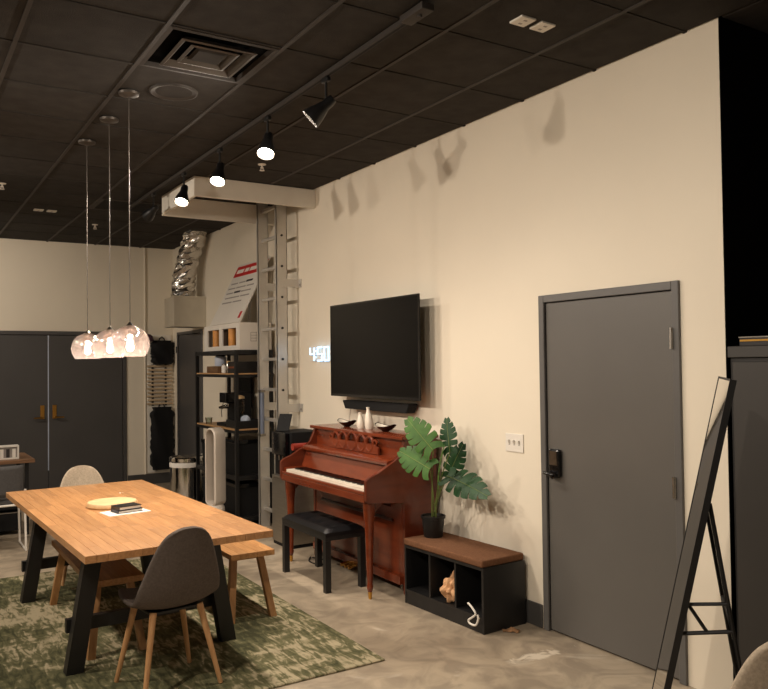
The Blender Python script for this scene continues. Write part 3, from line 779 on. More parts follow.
# ------------------------------------------------------------------ cubby bench, plant
cy0, cy1, cx0, cx1 = 0, .815, 0, .352
cbn = thing('cubby_bench', 'black three-compartment storage bench with brown cushion under the plant', 'storage bench', (3.06, 3.78, 0), math.radians(2.6))
cz = .40
for y0, y1 in ((cy0, cy0+.018), (cy1-.018, cy1)): obj('side_panel', box(cx0, cx1, y0, y1, 0, cz), 'black_wood', cbn)
dy = (cy1-cy0-.018)/3
for k in (1, 2): y = cy0+k*dy; obj('divider', box(cx0+.004, cx1-.012, y, y+.016, .098, cz-.018), 'black_wood', cbn)
obj('top_panel', box(cx0, cx1, cy0+.018, cy1-.018, cz-.018, cz), 'black_wood', cbn)
obj('bottom_panel', box(cx0, cx1-.012, cy0+.018, cy1-.018, .08, .098), 'black_wood', cbn)
obj('plinth', box(cx0+.003, cx0+.018, cy0+.018, cy1-.018, 0, .08), 'black_wood', cbn)
obj('back_panel', box(cx1-.012, cx1, cy0+.018, cy1-.018, 0, cz-.018), 'black_wood', cbn)
obj('cushion', cushion(cx0-.005, cx1-.003, cy0+.004, cy1+.005, cz, cz+.045, .014), 'brown_fabric', cbn, smooth=True)
CT = cz+.045
# crumpled tan bag in the middle cubby
bm = bmesh.new(); bmesh.ops.create_icosphere(bm, subdivisions=4, radius=1)
for v in bm.verts:
    c = v.co.copy(); nn = .16*math.sin(7*c.x+3*c.y)+.14*math.sin(9*c.z+4*c.x)+.10*math.sin(13*c.y+5*c.z)
    c *= 1+nn; pinch = 1-.38*max(0, c.z)
    v.co = Vector((c.x*.085*pinch, c.y*.072*pinch, max(-1, c.z)*.088))
zm = min(v.co.z for v in bm.verts)
for v in bm.verts: v.co.z -= zm
tag(obj('cloth_bag', bm, 'tan_cloth', smooth=True, loc=(3.13, 4.16, .098)), 'crumpled tan cloth bag in the middle compartment of the storage bench', 'bag')
# white hanger hanging out of the right cubby
hp = catmull([(0, .10, .115), (-.02, .06, .125), (-.028, 0, .112), (-.03, -.05, .085), (-.03, .0, .055), (-.03, .05, .03), (-.03, .02, .014), (-.03, -.05, .02), (-.03, -.085, .06), (-.03, -.075, .085)], 4)
hg = obj('plastic_hanger', tube([(3.062+p[0]*.9, 3.865+p[1]*.72, .03+p[2]*1.05) for p in hp], .0065, 8), 'white_plastic', smooth=True); tag(hg, 'white plastic hanger poking out of the storage bench', 'hanger')
# dry scrap on the floor
bm = B(); 
gl = [[bm.verts.new((.11*(i/6-.5)*(1-.4*abs(j/4-.5)), .05*(j/4-.5), .003+.022*math.exp(-((i-2.5)**2/4+(j-2)**2/2))+.004*math.sin(i*2.1+j))) for j in range(5)] for i in range(7)]
for i in range(6):
    for j in range(4): bm.faces.new((gl[i][j], gl[i+1][j], gl[i+1][j+1], gl[i][j+1]))
so = obj('crumpled_scrap', bm, 'leaf_litter', smooth=True, loc=(3.235, 3.735, 0)); so.rotation_euler = (0, 0, 2.3); mod(so, 'SOLIDIFY', thickness=.003, offset=1)
tag(so, 'small crumpled brown scrap on the floor beside the storage bench', 'scrap')

pt = thing('potted_monstera', 'potted monstera plant with split green leaves on the brown cushion', 'plant', (3.215, 4.515, CT))
obj('pot', lathe([(0, 0), (.064, 0), (.066, .004), (.079, .128), (.086, .130), (.087, .148), (.079, .148), (.076, .130), (0, .128)], 32), 'pot_black', pt, smooth=True)
obj('soil', lathe([(0, .129), (.074, .130), (.074, .133), (0, .139)], 20), 'soil', pt, smooth=True)
PO = Vector((3.215, 4.515, CT))
def leaf(base, tip, nrm, wid, mat, droop=.15, side=(1, 1), stem_from=None):
    base = Vector(base)-PO; tip = Vector(tip)-PO
    ax = tip-base; L = ax.length; ax.normalize(); nrm = Vector(nrm); nrm = (nrm-ax*nrm.dot(ax)).normalized(); sd = ax.cross(nrm)
    bm = B(); nl = 6
    def mid(t): return base+ax*(L*t)+nrm*(-droop*L*(t*t)+droop*.5*L*t)
    def wfun(t): return wid*max(0.02, (math.sin(PI*min(1, .12+t*.88))**.62)*(1-.30*t))
    for s, on in ((-1, side[0]), (1, side[1])):
        for i in range(nl):
            t0, t1 = i/nl, (i+1)/nl; ns = 6; prev = None
            for k in range(ns+1):
                u = k/ns; gap = .0 if u < .45 else .15*((u-.45)/.55)**.8
                tm = (t0+t1)/2
                row = []
                for q in (0, .5, 1):
                    t = t0+(t1-t0)*(gap/2+(1-gap)*q)
                    wv = wfun(tm*.35+t*.65)*u*(1-.05*abs(q-.5)*2*u*u)
                    back = -.22 if i == 0 else (-.08 if i == 1 else 0)
                    p = mid(min(1, t))+sd*(s*wv)+ax*(L*(.10*u*u*(1-.5*tm)+back*u*u))+nrm*(.10*wv-.20*wv*u)
                    row.append(bm.verts.new(p))
                if prev:
                    for q in range(2): bm.faces.new((prev[q], prev[q+1], row[q+1], row[q]))
                prev = row
    bmesh.ops.remove_doubles(bm, verts=bm.verts[:], dist=1e-5)
    o = obj('leaf', bm, mat, pt); mod(o, 'SOLIDIFY', thickness=.0018, offset=0)
    obj('midrib', tube([mid(t/8)+nrm*.0015 for t in range(9)], [.003-.0002*t for t in range(9)], 6), 'stem_green', o, smooth=True)
    a = Vector((random.uniform(-.025, .025), random.uniform(-.025, .025), .13)); b = base
    m1 = a.lerp(b, .45)+Vector((0, 0, .05))
    st = catmull([tuple(a), tuple(m1), tuple(b)], 6); obj('stem', tube(st, [.0048-.0001*i for i in range(len(st))], 8), 'stem_green', pt, smooth=True)
A_ = at_x
leaf(A_(433, 450, 3.10), A_(406, 418, 3.04), (-.75, -.60, .25), .115, 'leaf_bright')
leaf(A_(430, 469, 3.08), A_(398, 450, 3.00), (-.72, -.60, .30), .115, 'leaf_bright')
leaf(A_(450, 452, 3.25), A_(446, 418, 3.27), (-.80, -.5, .2), .075, 'leaf_dark')
leaf(A_(438, 486, 3.10), A_(441, 446, 3.04), (-.80, .55, .1), .050, 'leaf_bright')
leaf(A_(447, 476, 3.27), A_(485, 493, 3.24), (-.70, -.30, .65), .120, 'leaf_dark')
leaf(A_(448, 478, 3.33), A_(462, 444, 3.37), (-.85, -.4, .2), .095, 'leaf_dark')

# ------------------------------------------------------------------ ladder
ld = thing('wall_ladder', 'aluminium wall ladder rising to the ceiling hatch beside the shelving', 'ladder', (0, 0, 0))
LX0, LX1, LYN, LYF = 3.20, 3.315, 7.08, 7.535
def channel(y, s):
    bm = box(LX0, LX1, y-.004, y+.004, 0, H+.03); box(LX0, LX0+.006, y-.004 if s > 0 else y-.032, y+.032 if s > 0 else y+.004, 0, H+.03, 0, bm)
    box(LX1-.006, LX1, y-.004 if s > 0 else y-.032, y+.032 if s > 0 else y+.004, 0, H+.03, 0, bm); return bm
obj('side_rail', channel(LYN, 1), 'aluminium', ld); obj('side_rail', channel(LYF, 1), 'aluminium', ld)
for k in range(11):
    z = .19+k*.3045
    if z > H: break
    r = obj('rung', box(3.238, 3.277, LYN+.004, LYF-.004, z-.016, z+.016, .006), 'aluminium', ld)
    obj('rung_bolt', tube([(3.258, LYN-.011, z), (3.258, LYN-.004, z)], .012, 10), 'black_metal', r)
for z in (2.46, 1.23):
    for y in (LYN, LYF): 
        br = box(LX1-.10, WX, y-.012, y-.004, z-.04, z+.04); box(WX-.008, WX, y-.07, y-.012, z-.04, z+.04, 0, br)
        bo = obj('wall_bracket', br, 'aluminium', ld)
        obj('anchor_bolt', tube([(WX-.016, y-.045, z-.015), (WX-.008, y-.045, z-.015)], .009, 8), 'steel', bo)
gp = tube([(LX0+.012, LYF-.05, .93), (LX0+.012, LYF-.05, 1.405)], .022, 14); gpo = obj('grab_post', gp, 'rail_blue', ld, smooth=True)
for z in (.945, 1.39): obj('post_clamp', bar((LX0+.012, LYF-.078, z), (LX0+.012, LYF-.004, z), .05, .025), 'brushed_steel', gpo)

# ------------------------------------------------------------------ water dispenser and bits
wd = thing('water_dispenser', 'black and stainless water dispenser between the piano and the ladder', 'water dispenser', (3.02, 6.47, 0))
obj('cabinet', box(0, .34, 0, .36, .03, .615, .01), 'brushed_steel', wd, smooth=True)
obj('foot', box(.01, .33, .01, .35, 0, .03), 'black_matte', wd)
obj('upper_body', box(.035, .34, 0, .36, .62, 1.045, .012), 'black_matte', wd, smooth=True)
obj('drip_tray', box(-.02, .035, .05, .31, .62, .645, .006), 'brushed_steel', wd)
hd = obj('head', box(-.01, .035, .03, .33, .83, 1.035, .01), 'black_gloss', wd, smooth=True)
for y in (.1, .18, .26): obj('tap', tube([(.0, y, .83), (.0, y, .785)], .011, 10), 'chrome', hd, smooth=True)
for k in range(3): obj('level_mark', box(-.0125, -.0095, .28, .31, .87+.05*k, .885+.05*k), 'steel', hd)
obj('cup_tube', tube([(.02, -.055, .92), (.30, -.055, .92)], .032, 16), 'red_plastic', wd, smooth=True)
obj('cup_tube_clip', box(.12, .18, -.03, .0, .90, .94), 'black_metal', wd)
tbm = thing('tablet_stand', 'black tablet tilted on a stand on top of the water dispenser', 'tablet', (3.075, 6.66, 1.045), math.radians(-48))
obj('tablet', bar((0, -.04, .004), (0, .045, .155), .125, .009, up=(0, -1, .5), bev=.002), 'black_matte', tbm)
obj('prop_leg', bar((0, .028, .125), (0, .085, .0045), .03, .006, up=(1, 0, 0)), 'black_metal', tbm)

# ------------------------------------------------------------------ shelving rack
rk = thing('shelving_rack', 'black metal shelving rack with wooden shelves behind the ladder', 'shelving', (0, 0, 0))
rx0, rx1, ry0, ry1 = 2.985, 3.405, 7.635, 8.885
SH = (1.815, 1.575, 1.0, .52, .10)
for x in (rx0, rx1-.035):
    for y in (ry0, ry1-.035): obj('post', box(x, x+.035, y, y+.035, 0, 1.8145), 'black_metal', rk)
for z in SH:
    fr = B()
    for y in (ry0+.002, ry1-.032): box(rx0+.035, rx1-.035, y, y+.03, z-.045, z-.014, 0, fr)
    for x in (rx0+.002, rx1-.032): box(x, x+.03, ry0+.035, ry1-.035, z-.045, z-.014, 0, fr)
    f = obj('shelf_frame', fr, 'black_metal', rk)
    sbm = box(rx0+.004, rx1-.004, ry0+.036, ry1-.036, z-.0138, z); box(rx0+.036, rx1-.036, ry0+.004, ry0+.036, z-.0138, z, 0, sbm)
    obj('shelf_board', sbm, 'shelf_wood' if .9 < z < 1.8 else 'black_wood', rk)
# things on the rack
def jar(x, y, z, r, h, body, lid, label):
    t = thing('jar', label, 'jar', (x, y, z), 0, 'jars on the rack')
    obj('body', lathe([(0, 0), (r*.9, 0), (r, .008), (r, h*.72), (r*.8, h*.82), (0, h*.82)], 18), body, t, smooth=True)
    obj('lid', lathe([(0, h*.82), (r*.86, h*.82), (r*.86, h*.98), (r*.8, h), (0, h)], 18), lid, t, smooth=True)
jar(3.12, 8.42, 1.575+.075, .065, .13, 'blue_white', 'black_matte', 'larger glass jar with black lid on the wooden box of the upper shelf')
wbx = obj('spice_box', box(3.03, 3.22, 8.28, 8.62, 1.575, 1.648, .004), 'jar_brown'); tag(wbx, 'brown wooden box under the jar on the upper shelf', 'box')
jar(3.08, 8.20, 1.575, .03, .10, 'paper', 'steel', 'small white canister on the upper rack shelf')
jar(3.08, 8.07, 1.575, .028, .13, 'steel', 'pale_wood', 'small steel shaker on the upper rack shelf')
ob = thing('dark_crate', 'long dark crate on the upper shelf behind the ladder', 'crate', (3.04, 7.69, 1.575))
c = B(); box(0, .26, 0, .014, 0, .12, 0, c); box(0, .26, .29, .304, 0, .12, 0, c); box(0, .014, .014, .29, 0, .12, 0, c); box(.246, .26, .014, .29, 0, .12, 0, c); box(.014, .246, .014, .29, 0, .012, 0, c)
obj('crate_walls', c, 'black_wood', ob); obj('crate_band', box(-.003, 0, .02, .284, .05, .07), 'amber', ob)
em = thing('coffee_machine', 'black coffee machine on the middle rack shelf', 'coffee machine', (3.04, 8.08, 1.0))
b = box(0, .30, 0, .26, 0, .035, .004); obj('drip_base', b, 'black_matte', em)
obj('body', box(.14, .30, 0, .26, .035, .36, .01), 'black_matte', em); obj('brew_head', box(.02, .14, .03, .23, .25, .36, .01), 'black_gloss', em)
obj('portafilter', tube([(.08, .13, .235), (.08, .13, .21), (-.02, .13, .20)], [.03, .028, .012], 12), 'chrome', em, smooth=True)
obj('steam_wand', tube([(.06, .215, .25), (.04, .225, .15), (.045, .22, .09)], .006, 8), 'chrome', em, smooth=True)
obj('water_tank', box(.16, .29, .26, .33, .035, .33, .008), 'black_gloss', em)
wp = thing('wall_panel', 'flat black board leaning on the wall at the back of the middle rack shelf', 'board', (3.388, 8.2, 1.0)); obj('board', box(-.004, .014, 0, .40, .18, .53, .003), 'screen', wp); obj('board_frame', box(0, .012, .02, .38, 0, .18), 'black_metal', wp)
gr = thing('coffee_grinder', 'coffee grinder with tall glass hopper on the dark tray of the middle shelf', 'coffee grinder', (3.12, 7.86, 1.055))
obj('base', lathe([(0, 0), (.055, 0), (.055, .02), (.04, .03), (.038, .09), (0, .09)], 20), 'black_gloss', gr, smooth=True)
obj('glass', lathe([(.03, .09), (.046, .12), (.046, .23), (.03, .25)], 20, cap=False), 'clear_glass', gr, smooth=True)
obj('lid', lathe([(0, .25), (.05, .25), (.05, .27), (.02, .285), (0, .285)], 20), 'pale_wood', gr, smooth=True)
tr = thing('dark_tray', 'dark wooden tray box on the middle shelf beside the ladder', 'tray', (3.03, 7.68, 1.0))
c = B(); box(0, .30, 0, .012, 0, .08, 0, c); box(0, .30, .338, .35, 0, .08, 0, c); box(0, .012, .012, .338, 0, .08, 0, c); box(.288, .30, .012, .338, 0, .08, 0, c); box(.012, .288, .012, .338, 0, .054, 0, c); obj('tray_box', c, 'black_wood', tr)
bm = bmesh.new(); bmesh.ops.create_icosphere(bm, subdivisions=3, radius=1)
for v in bm.verts: v.co = Vector((v.co.x*.05, v.co.y*.06, max(-.9, v.co.z)*.04*(1+.2*math.sin(9*v.co.x+7*v.co.y))+.036))
tag(obj('folded_cloth', bm, 'blue_white', smooth=True, loc=(3.14, 7.755, 1.0535)), 'pale blue cloth bundled in the dark tray', 'cloth')
cp = thing('glass_cup', 'small clear glass cup on the far end of the middle shelf', 'cup', (3.05, 8.62, 1.0)); obj('cup', lathe([(0, 0), (.03, 0), (.042, .07), (.039, .07), (.028, .006), (0, .006)], 20), 'clear_glass', cp, smooth=True); obj('handle', tube([(.0, -.038, .055), (0, -.065, .045), (0, -.06, .02), (0, -.033, .015)], .005, 8), 'clear_glass', cp, smooth=True)
for k, (y0, y1, z, h, lb) in enumerate(((7.70, 8.22, .52, .36, 'black storage bin on the lower rack shelf behind the ladder'), (8.27, 8.80, .52, .30, 'black storage bin on the lower rack shelf behind the tower fan'), (7.70, 8.22, .10, .33, 'black storage bin on the bottom rack shelf behind the ladder'), (8.27, 8.80, .10, .33, 'black storage bin on the bottom rack shelf behind the tower fan'))):
    t = thing('storage_bin', lb, 'bin', (3.03, y0, z), 0, 'storage bins on the rack')
    obj('body', prism([(.01, 0), (.31, 0), (.33, h-.04), (-.005, h-.04)], 'y', .01, y1-y0-.01), 'black_matte', t); obj('lid', box(-.012, .337, 0, y1-y0, h-.04, h, .008), 'black_gloss', t)

# white display with slanted sign on the rack
ds = thing('display_stand', 'white countertop display with slanted red-banner sign on top of the rack', 'display', (3.045, 7.66, 1.815))
dL, dD, dH = 1.08, .355, .285
c = B(); box(0, dD, 0, .012, 0, dH, 0, c); box(0, dD, dL-.012, dL, 0, dH, 0, c); box(0, dD, .012, dL-.012, 0, .02, 0, c); box(0, dD, .012, dL-.012, dH-.012, dH, 0, c); box(dD-.01, dD, .012, dL-.012, .02, dH-.012, 0, c)
W1 = [(.10, .50), (.60, .96)]
for a, b in ((.012, .10), (.50, .60), (.96, dL-.012)): box(0, .012, a, b, .02, dH-.012, 0, c)
for a, b in W1: box(0, .012, a, b, .02, .05, 0, c); box(0, .012, a, b, dH-.05, dH-.012, 0, c)
obj('cabinet', c, 'white_plastic', ds)
for a, b in W1:
    obj('cavity', box(.10, .11, a, b, .05, dH-.05), 'cavity', ds)
    yy = (a+b)/2+.04
    obj('roll', lathe([(0, .0205), (.045, .0205), (.045, .235), (0, .235)], 18, (.055, yy)), 'roll_orange', ds, smooth=True)
for z in (.09, .12, .15, .18): obj('print_line', box(.12, .24, -.0015, 0, z, z+.004), 'ink_grey', ds)
for x in (.12, .18, .236): obj('print_line', box(x, x+.004, -.0015, 0, .09, .184), 'ink_grey', ds)
# slanted board, local frame: u along y (left = large y), v up the slope
sy0, sy1 = .01, .90; p0 = Vector((.012, 0, dH)); p1 = Vector((.365, 0, dH+.70)); dv = (p1-p0).normalized(); LV = (p1-p0).length; nv = Vector((-dv.z, 0, dv.x))
def slab(u0, u1, v0, v1, t0, t1):
    bm = B(); vs = []
    for t in (t0, t1):
        for u, v in ((u0, v0), (u1, v0), (u1, v1), (u0, v1)):
            p = p0+dv*v+nv*t; vs.append(bm.verts.new((p.x, u, p.z)))
    for f in ((3, 2, 1, 0), (4, 5, 6, 7), (0, 1, 5, 4), (1, 2, 6, 5), (2, 3, 7, 6), (3, 0, 4, 7)): bm.faces.new([vs[i] for i in f])
    return bm
sg = obj('sign_board', slab(sy0, sy1, 0, LV, 0, .012), 'white_plastic', ds)
obj('banner', slab(sy0+.0, sy1-.02, LV-.17, LV-.03, .012, .0135), 'red_print', sg)
for a, b in ((.18, .30), (.33, .52), (.55, .66), (.70, .90)): obj('banner_mark', slab(sy0+a-.08, sy0+b-.08, LV-.125, LV-.075, .0135, .0145), 'paper', sg)
for k, segs_ in enumerate((((.20, .38, 1), (.40, .58, 0), (.62, .82, 0)), ((.10, .30, 0), (.33, .60, 0), (.63, .84, 0)), ((.12, .40, 0), (.42, .60, 1), (.63, .83, 0)), ((.10, .35, 0), (.38, .80, 0)), ((.25, .5, 0), (.53, .82, 0)))):
    v = LV-.27-k*.062
    for a, b, dark in segs_: obj('text_mark', slab(sy0+a, sy0+b, v, v+.016+.008*dark, .012, .0132), 'ink_dark' if dark else 'ink_grey', sg)
obj('logo_mark', slab(sy0+.05, sy0+.11, .05, .13, .012, .0132), 'red_print', sg)
obj('prop', bar((.33, .55, dH), (.35, .55, dH+.60), .02, .04, up=(0, 1, 0)), 'white_plastic', ds)

# ------------------------------------------------------------------ duct
dc = thing('foil_duct', 'crinkled foil flexible duct rising from a galvanised box on the wall', 'duct', (0, 0, 0))
obj('duct_box', box(3.02, WX-.002, 9.80, 10.20, 2.155, 2.53, .004), 'galvanised', dc)
obj('box_flange', box(3.005, WX-.002, 9.785, 9.80, 2.515, 2.545), 'galvanised', dc)
cpth = catmull([(3.19, 9.96, 2.53), (3.20, 9.95, 2.75), (3.235, 9.88, 3.0), (3.255, 9.74, 3.22), (3.262, 9.64, 3.34)], 7)
bm = B(); n = 16; prev = None; rr = random.Random(3)
for i, p in enumerate(cpth):
    ring = []
    for k in range(n):
        a = 2*PI*(k+.5*(i % 2))/n; r = .148+rr.uniform(-.02, .014)
        if i == 14: r = .138
        ring.append(bm.verts.new((min(WX-.006, p[0]+r*math.cos(a)), p[1]+r*math.sin(a), p[2]+(rr.uniform(-.012, .012) if 0 < i < len(cpth)-1 else 0))))
    if prev:
        for k in range(n):
            a_, b_, c_, d_ = prev[k], prev[(k+1) % n], ring[(k+1) % n], ring[k]
            bm.faces.new((a_, b_, c_)); bm.faces.new((a_, c_, d_))
    prev = ring
obj('flexible_pipe', bm, 'foil', dc)
pm = cpth[14]; obj('clamp_band', tube([(pm[0]+.142*math.cos(2*PI*k/24), pm[1]+.142*math.sin(2*PI*k/24), pm[2]) for k in range(24)], .008, 6, closed=True), 'steel', dc, smooth=True)

# ------------------------------------------------------------------ bins and fan
def can(x, y, r, h, label, bag=True):
    t = thing('trash_can', label, 'trash can', (x, y, 0), 0, 'steel bins by the rack')
    obj('base_ring', lathe([(0, 0), (r*1.01, 0), (r*1.01, .03), (0, .03)], 32), 'black_matte', t)
    obj('body', lathe([(0, .03), (r, .03), (r, h-.10), (0, h-.10)], 40), 'chrome', t, smooth=True)
    if bag: 
        bm = B(); rings = []
        for rad, z in ((r*1.005, h-.118), (r*1.03, h-.122), (r*1.04, h-.095), (r*1.01, h-.068), (r*.9, h-.068)):
            rings.append([bm.verts.new((rad*math.cos(2*PI*k/40), rad*math.sin(2*PI*k/40), z+(.008*math.sin(k*1.7) if z < h-.14 else 0))) for k in range(40)])
        for a, b in zip(rings, rings[1:]):
            for k in range(40): bm.faces.new((a[k], a[(k+1) % 40], b[(k+1) % 40], b[k]))
        obj('bin_liner', bm, 'paper', t, smooth=True)
    obj('rim', lathe([(r*.86, h-.058), (r*1.03, h-.058), (r*1.04, h-.02), (r*.98, h-.008), (r*.86, h-.012)], 40, cap=False), 'chrome', t, smooth=True)
    obj('lid', lathe([(0, h-.10), (r*.86, h-.10), (r*.86, h-.02), (r*.6, h-.004), (0, h)], 40), 'black_gloss' if not bag else 'steel', t, smooth=True)
can(2.945, 9.10, .190, .605, 'round chrome trash can with white liner beside the tower fan')
can(3.275, 9.20, .12, .60, 'narrow chrome bin between the liner trash can and the rack', bag=False)
fn = thing('tower_fan', 'white bladeless tower fan in front of the rack', 'fan', (2.845, 7.86, 0), math.radians(-72))
obj('base', lathe([(0, 0), (.11, 0), (.112, .01), (.105, .03), (.098, .16), (0, .16)], 32), 'fan_grey', fn, smooth=True)
obj('neck', lathe([(0, .16), (.098, .16), (.094, .20), (.075, .225), (0, .235)], 32), 'fan_white', fn, smooth=True)
lp = B(); hw, rtop, zb, zt = .072, .072, .27, .93
path = [(hw*math.cos(a), zt+rtop*math.sin(a)) for a in [k*PI/14 for k in range(15)]]+[(hw*math.cos(a), zb+.045*math.sin(a)) for a in [PI+k*PI/14 for k in range(15)]]
secs = []
m_ = len(path)
for i, (x, z) in enumerate(path):
    a = path[i-1]; b = path[(i+1) % m_]; tx, tz = b[0]-a[0], b[1]-a[1]; l = math.hypot(tx, tz); nx_, nz_ = tz/l, -tx/l
    sec = []
    for dn, dy in ((0, -.072), (.014, -.060), (.016, .055), (.008, .072), (-.004, .072), (-.006, -.065)):
        sec.append(lp.verts.new((x+nx_*dn, dy, z+nz_*dn)))
    secs.append(sec)
for i in range(m_):
    a, b = secs[i], secs[(i+1) % m_]
    for k in range(6): lp.faces.new((a[k], a[(k+1) % 6], b[(k+1) % 6], b[k]))
obj('air_loop', lp, 'fan_white', fn, smooth=True)

# ------------------------------------------------------------------ back wall hangings
pnl = thing('wall_rack', 'narrow white panel with a slatted wooden rack on the back wall', 'rack', (3.06, YB, 0))
obj('panel', box(0, .345, -.018, 0, .16, 2.10, .003, seg=1), 'white_paint', pnl)
for x in (.075, .26): obj('upright', box(x-.012, x+.012, -.034, -.018, 1.10, 1.68), 'black_metal', pnl)
for k in range(11): 
    z = 1.115+k*.053; obj('slat', box(-.01+.01*(k % 2), .355-.01*(k % 3), -.052, -.034, z, z+.026, .003, seg=1), 'slat_wood', pnl)
def hung(name, x0, x1, z0, z1, mat, label, cat, seed, thick=.07):
    r = random.Random(seed); t = thing(name, label, cat, ((x0+x1)/2, YB-.062, z0))
    bm = B(); nz, na = 22, 24; rings = []
    for i in range(nz+1):
        f = i/nz; z = f*(z1-z0); hw = (x1-x0)/2*(1+r.uniform(-.09, .07))*(1 if .06 < f < .94 else .82)
        rings.append([bm.verts.new((hw*(abs(math.cos(a))**.6)*(1 if math.cos(a) > 0 else -1), (thick*.5*math.sin(a)*(1+.3*math.sin(4*a+seed+f*7)) if math.sin(a) < 0 else thick*.55*math.sin(a)), z)) for a in [2*PI*k/na for k in range(na)]])
    for a, b in zip(rings, rings[1:]):
        for k in range(na): bm.faces.new((a[k], a[(k+1) % na], b[(k+1) % na], b[k]))
    bm.faces.new(rings[0][::-1]); bm.faces.new(rings[-1]); obj('fabric', bm, mat, t, smooth=True)
    obj('strap', tube([(-.05, .02, z1-z0-.03), (-.03, .025, z1-z0+.03), (0, .03, z1-z0+.05), (.03, .025, z1-z0+.03), (.05, .02, z1-z0-.03)], .008, 6), mat, t, smooth=True)
    obj('hook', tube([(0, .0435, z1-z0+.045), (0, .02, z1-z0+.045), (0, .01, z1-z0+.06)], .006, 6), 'steel', t)
hung('hanging_bag', 3.10, 3.43, 1.68, 2.02, 'black_matte', 'bulky black bag hung above the slatted rack on the back wall', 'bag', 3, .10)
hung('hanging_apron', 3.09, 3.425, .20, 1.08, 'black_matte', 'long black garment hung below the slatted rack on the back wall', 'garment', 5, .08)
pc = thing('purple_cap', 'dark purple cap hooked beside the black hanging bag', 'cap', (3.055, YB-.10, 2.01))
b = lathe([(.075, 0), (.075, .02), (.06, .07), (.03, .095), (0, .10)], 20, cap=False); b.verts.ensure_lookup_table(); obj('crown', b, 'purple_cloth', pc, smooth=True); obj('brim', prism([(-.07, -.0), (-.055, -.07), (0, -.09), (.055, -.07), (.07, 0)], 'z', 0, .008), 'purple_cloth', pc)
obj('hook', tube([(0, .10, .06), (0, .0, .06)], .006, 6), 'steel', pc)

# ------------------------------------------------------------------ desk and office chair at the left
dk = thing('side_desk', 'dark desk with wooden top standing before the double doors', 'desk', (.05, 8.52, 0))
obj('top', box(0, 1.17, 0, .75, .715, .75, .003, seg=1), 'desk_wood', dk)
for x in (.02, 1.08):
    for y in (.05, .67): obj('leg', box(x, x+.04, y, y+.04, 0, .715), 'black_metal', dk)
obj('back_rail', box(.06, 1.08, .68, .70, .10, .45), 'black_matte', dk)
for z in (.02, .23): 
    dr = obj('drawer', box(.25, 1.06, .12, .62, z+.02, z+.20, .006), 'black_matte', dk); obj('drawer_edge', box(.25, 1.06, .112, .12, z+.195, z+.205), 'brushed_steel', dr)
ds2 = thing('desk_organizer', 'small white-framed organizer on the side desk', 'organizer', (.93, 8.70, .75))
c = B(); box(-.16, .16, -.05, .06, 0, .014, 0, c); box(-.16, .16, -.05, .06, .12, .134, 0, c); box(.145, .16, -.05, .06, .014, .12, 0, c); box(-.16, -.145, -.05, .06, .014, .12, 0, c)
obj('frame', c, 'white_plastic', ds2); obj('insert', box(-.145, .145, -.03, .05, .014, .12), 'ink_grey', ds2)
for k in range(5): obj('file', box(-.12+k*.055, -.09+k*.055, -.045, -.03, .016, .10), 'ink_dark' if k % 2 else 'paper', ds2)
oc = thing('desk_chair', 'grey mesh-backed chair with white sled frame at the side desk', 'chair', (.80, 8.02, 0))
bk = B(); gr_ = []
for i in range(9):
    f = i/8; gr_.append([bk.verts.new((-.22+.44*k/8, -.16-.05*f+.05*(1-(2*k/8-1)**2)*-1, .50+.28*f)) for k in range(9)])
for a, b in zip(gr_, gr_[1:]):
    for k in range(8): bk.faces.new((a[k], a[k+1], b[k+1], b[k]))
o = obj('backrest', bk, 'mesh_grey', oc, smooth=True); mod(o, 'SOLIDIFY', thickness=.012, offset=0)
obj('seat', cushion(-.22, .22, -.18, .24, .425, .47, .015), 'mesh_grey', oc, smooth=True)
for s in (-1, 1):
    obj('sled_frame', tube([(s*.235, -.21, .56), (s*.235, -.19, .43), (s*.235, .16, .415), (s*.235, .24, .40), (s*.24, .20, .011), (s*.24, -.22, .011), (s*.235, -.19, .40)], .010, 8), 'white_plastic', oc, smooth=True)
obj('cross_bar', tube([(-.235, -.19, .42), (.235, -.19, .42)], .010, 8), 'white_plastic', oc, smooth=True)

# ------------------------------------------------------------------ leaning mirror
MW, LEAN, MH = .52, .345, 1.585
NB = Vector((2.395, 2.045, 0))                         # near bottom corner
tdir = Vector((.773, .634, 0)); ndir = Vector((-.634, .773, 0))
mi = thing('standing_mirror', 'tall black-framed floor mirror on an easel stand beside the grey door', 'mirror', tuple(NB))
upv = Vector((-ndir.x*LEAN, -ndir.y*LEAN, MH)); UL = upv.length; upv.normalize(); nf = tdir.cross(upv).normalized()
if nf.dot(ndir) < 0: nf = -nf
def mslab(u0, u1, v0, v1, t0, t1):
    bm = B(); vs = []
    for t in (t0, t1):
        for u, v in ((u0, v0), (u1, v0), (u1, v1), (u0, v1)): vs.append(bm.verts.new(tdir*u+upv*v+nf*t))
    for f in ((3, 2, 1, 0), (4, 5, 6, 7), (0, 1, 5, 4), (1, 2, 6, 5), (2, 3, 7, 6), (3, 0, 4, 7)): bm.faces.new([vs[i] for i in f])
    return bm
v0 = .008
obj('glass', mslab(.008, MW-.008, v0+.008, UL-.008, -.004, 0), 'mirror', mi)
for a in ((0, .008, v0, UL), (MW-.008, MW, v0, UL), (.008, MW-.008, v0, v0+.008), (.008, MW-.008, UL-.008, UL)): obj('frame_bar', mslab(*a, -.022, .002), 'black_metal', mi)
obj('back_panel', mslab(.008, MW-.008, v0+.008, UL-.008, -.012, -.0045), 'black_matte', mi)
bd = -ndir
def mpt(u, v, back): return tdir*u+upv*v-nf*.022+bd*back
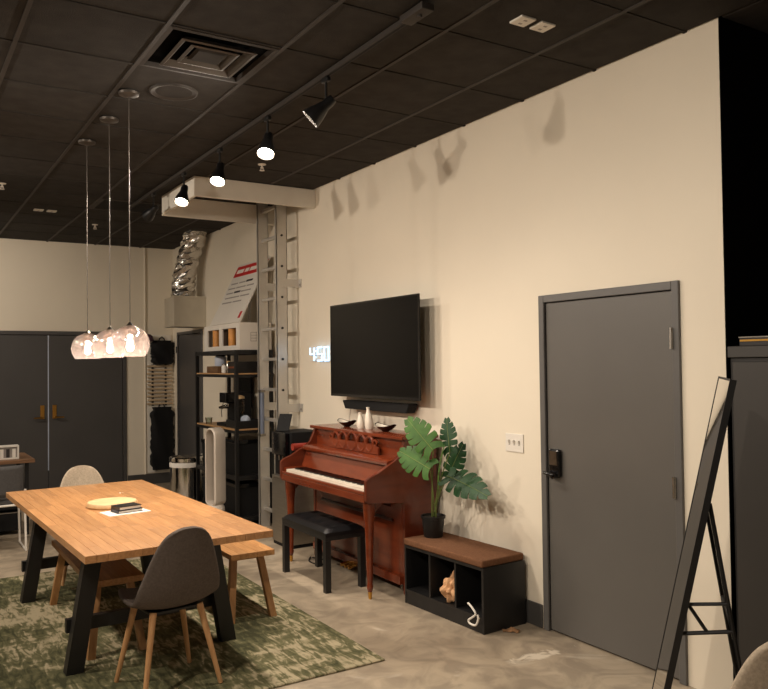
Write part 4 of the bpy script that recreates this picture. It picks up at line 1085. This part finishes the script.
for u in (.035, MW-.03):
    tp = mpt(u, UL*.71, 0); ft = tdir*u+bd*(LEAN*.71+.19); ft.z = .008
    obj('easel_leg', tube([tp, ft], .008, 8), 'black_metal', mi, smooth=True)
    q = tp.lerp(ft, .42); mpp = mpt(u, UL*.40, 0)
    if u < .2:
        obj('stay_bar', tube([mpp, q], .008, 8), 'black_metal', mi, smooth=True)
        q2 = tp.lerp(ft, .33); mp2 = mpt(u, UL*.47, 0); obj('stay_bar', tube([mp2, q2], .007, 8), 'black_metal', mi, smooth=True)
        obj('stay_brace', tube([mp2, mpp.lerp(q, .5)], .007, 8), 'black_metal', mi, smooth=True)
tp0 = mpt(.035, UL*.71, 0); f0 = tdir*.035+bd*(LEAN*.71+.19); f0.z = .008
tp1 = mpt(MW-.03, UL*.71, 0); f1 = tdir*(MW-.03)+bd*(LEAN*.71+.19); f1.z = .008
obj('cross_bar', tube([tp0.lerp(f0, .42), tp1.lerp(f1, .42)], .008, 8), 'black_metal', mi, smooth=True)

# ------------------------------------------------------------------ cabinet in the recess
cbt = thing('tall_cabinet', 'tall dark grey cabinet standing past the wall corner', 'cabinet', (3.459, 1.253, 0))
obj('body', box(0, .62, 0, 1.10, .03, 1.665, .003, seg=1), 'cabinet_panel', cbt)
obj('plinth', box(.03, .60, .02, 1.08, 0, .03), 'black_matte', cbt)
obj('top_board', box(-.016, .64, -.01, 1.105, 1.665, 1.72, .003, seg=1), 'cabinet_dark', cbt)
for y0, y1 in ((.02, .54), (.56, 1.08)):
    dr = obj('door', box(-.016, 0, y0, y1, .06, 1.645, .003, seg=1), 'cabinet_dark', cbt); hy = .5 if y0 < .3 else .6
    obj('handle', tube([(-.03, hy, .85), (-.03, hy, 1.05)], .006, 8), 'steel', dr)
bxx = thing('metal_box', 'small box with metallic trim on top of the tall cabinet', 'box', (3.52, 2.195, 1.72), math.radians(4))
obj('box_body', box(-.04, .10, -.06, .12, 0, .038, .004), 'ink_dark', bxx); obj('trim', box(-.043, .10, -.055, .115, .022, .031), 'brass', bxx); obj('box_lid', box(-.045, .105, -.062, .122, .038, .046, .002, seg=1), 'brushed_steel', bxx)

# power cord on the floor behind the piano bench
pc_ = catmull([(3.05, 6.10, .007), (2.98, 5.98, .007), (2.99, 5.85, .007), (3.06, 5.83, .007), (3.10, 5.95, .007), (3.06, 6.08, .007)], 6)
tag(obj('power_cord', tube(pc_, .006, 8), 'cable_black', smooth=True), 'black power cord curled on the floor under the piano', 'cord')
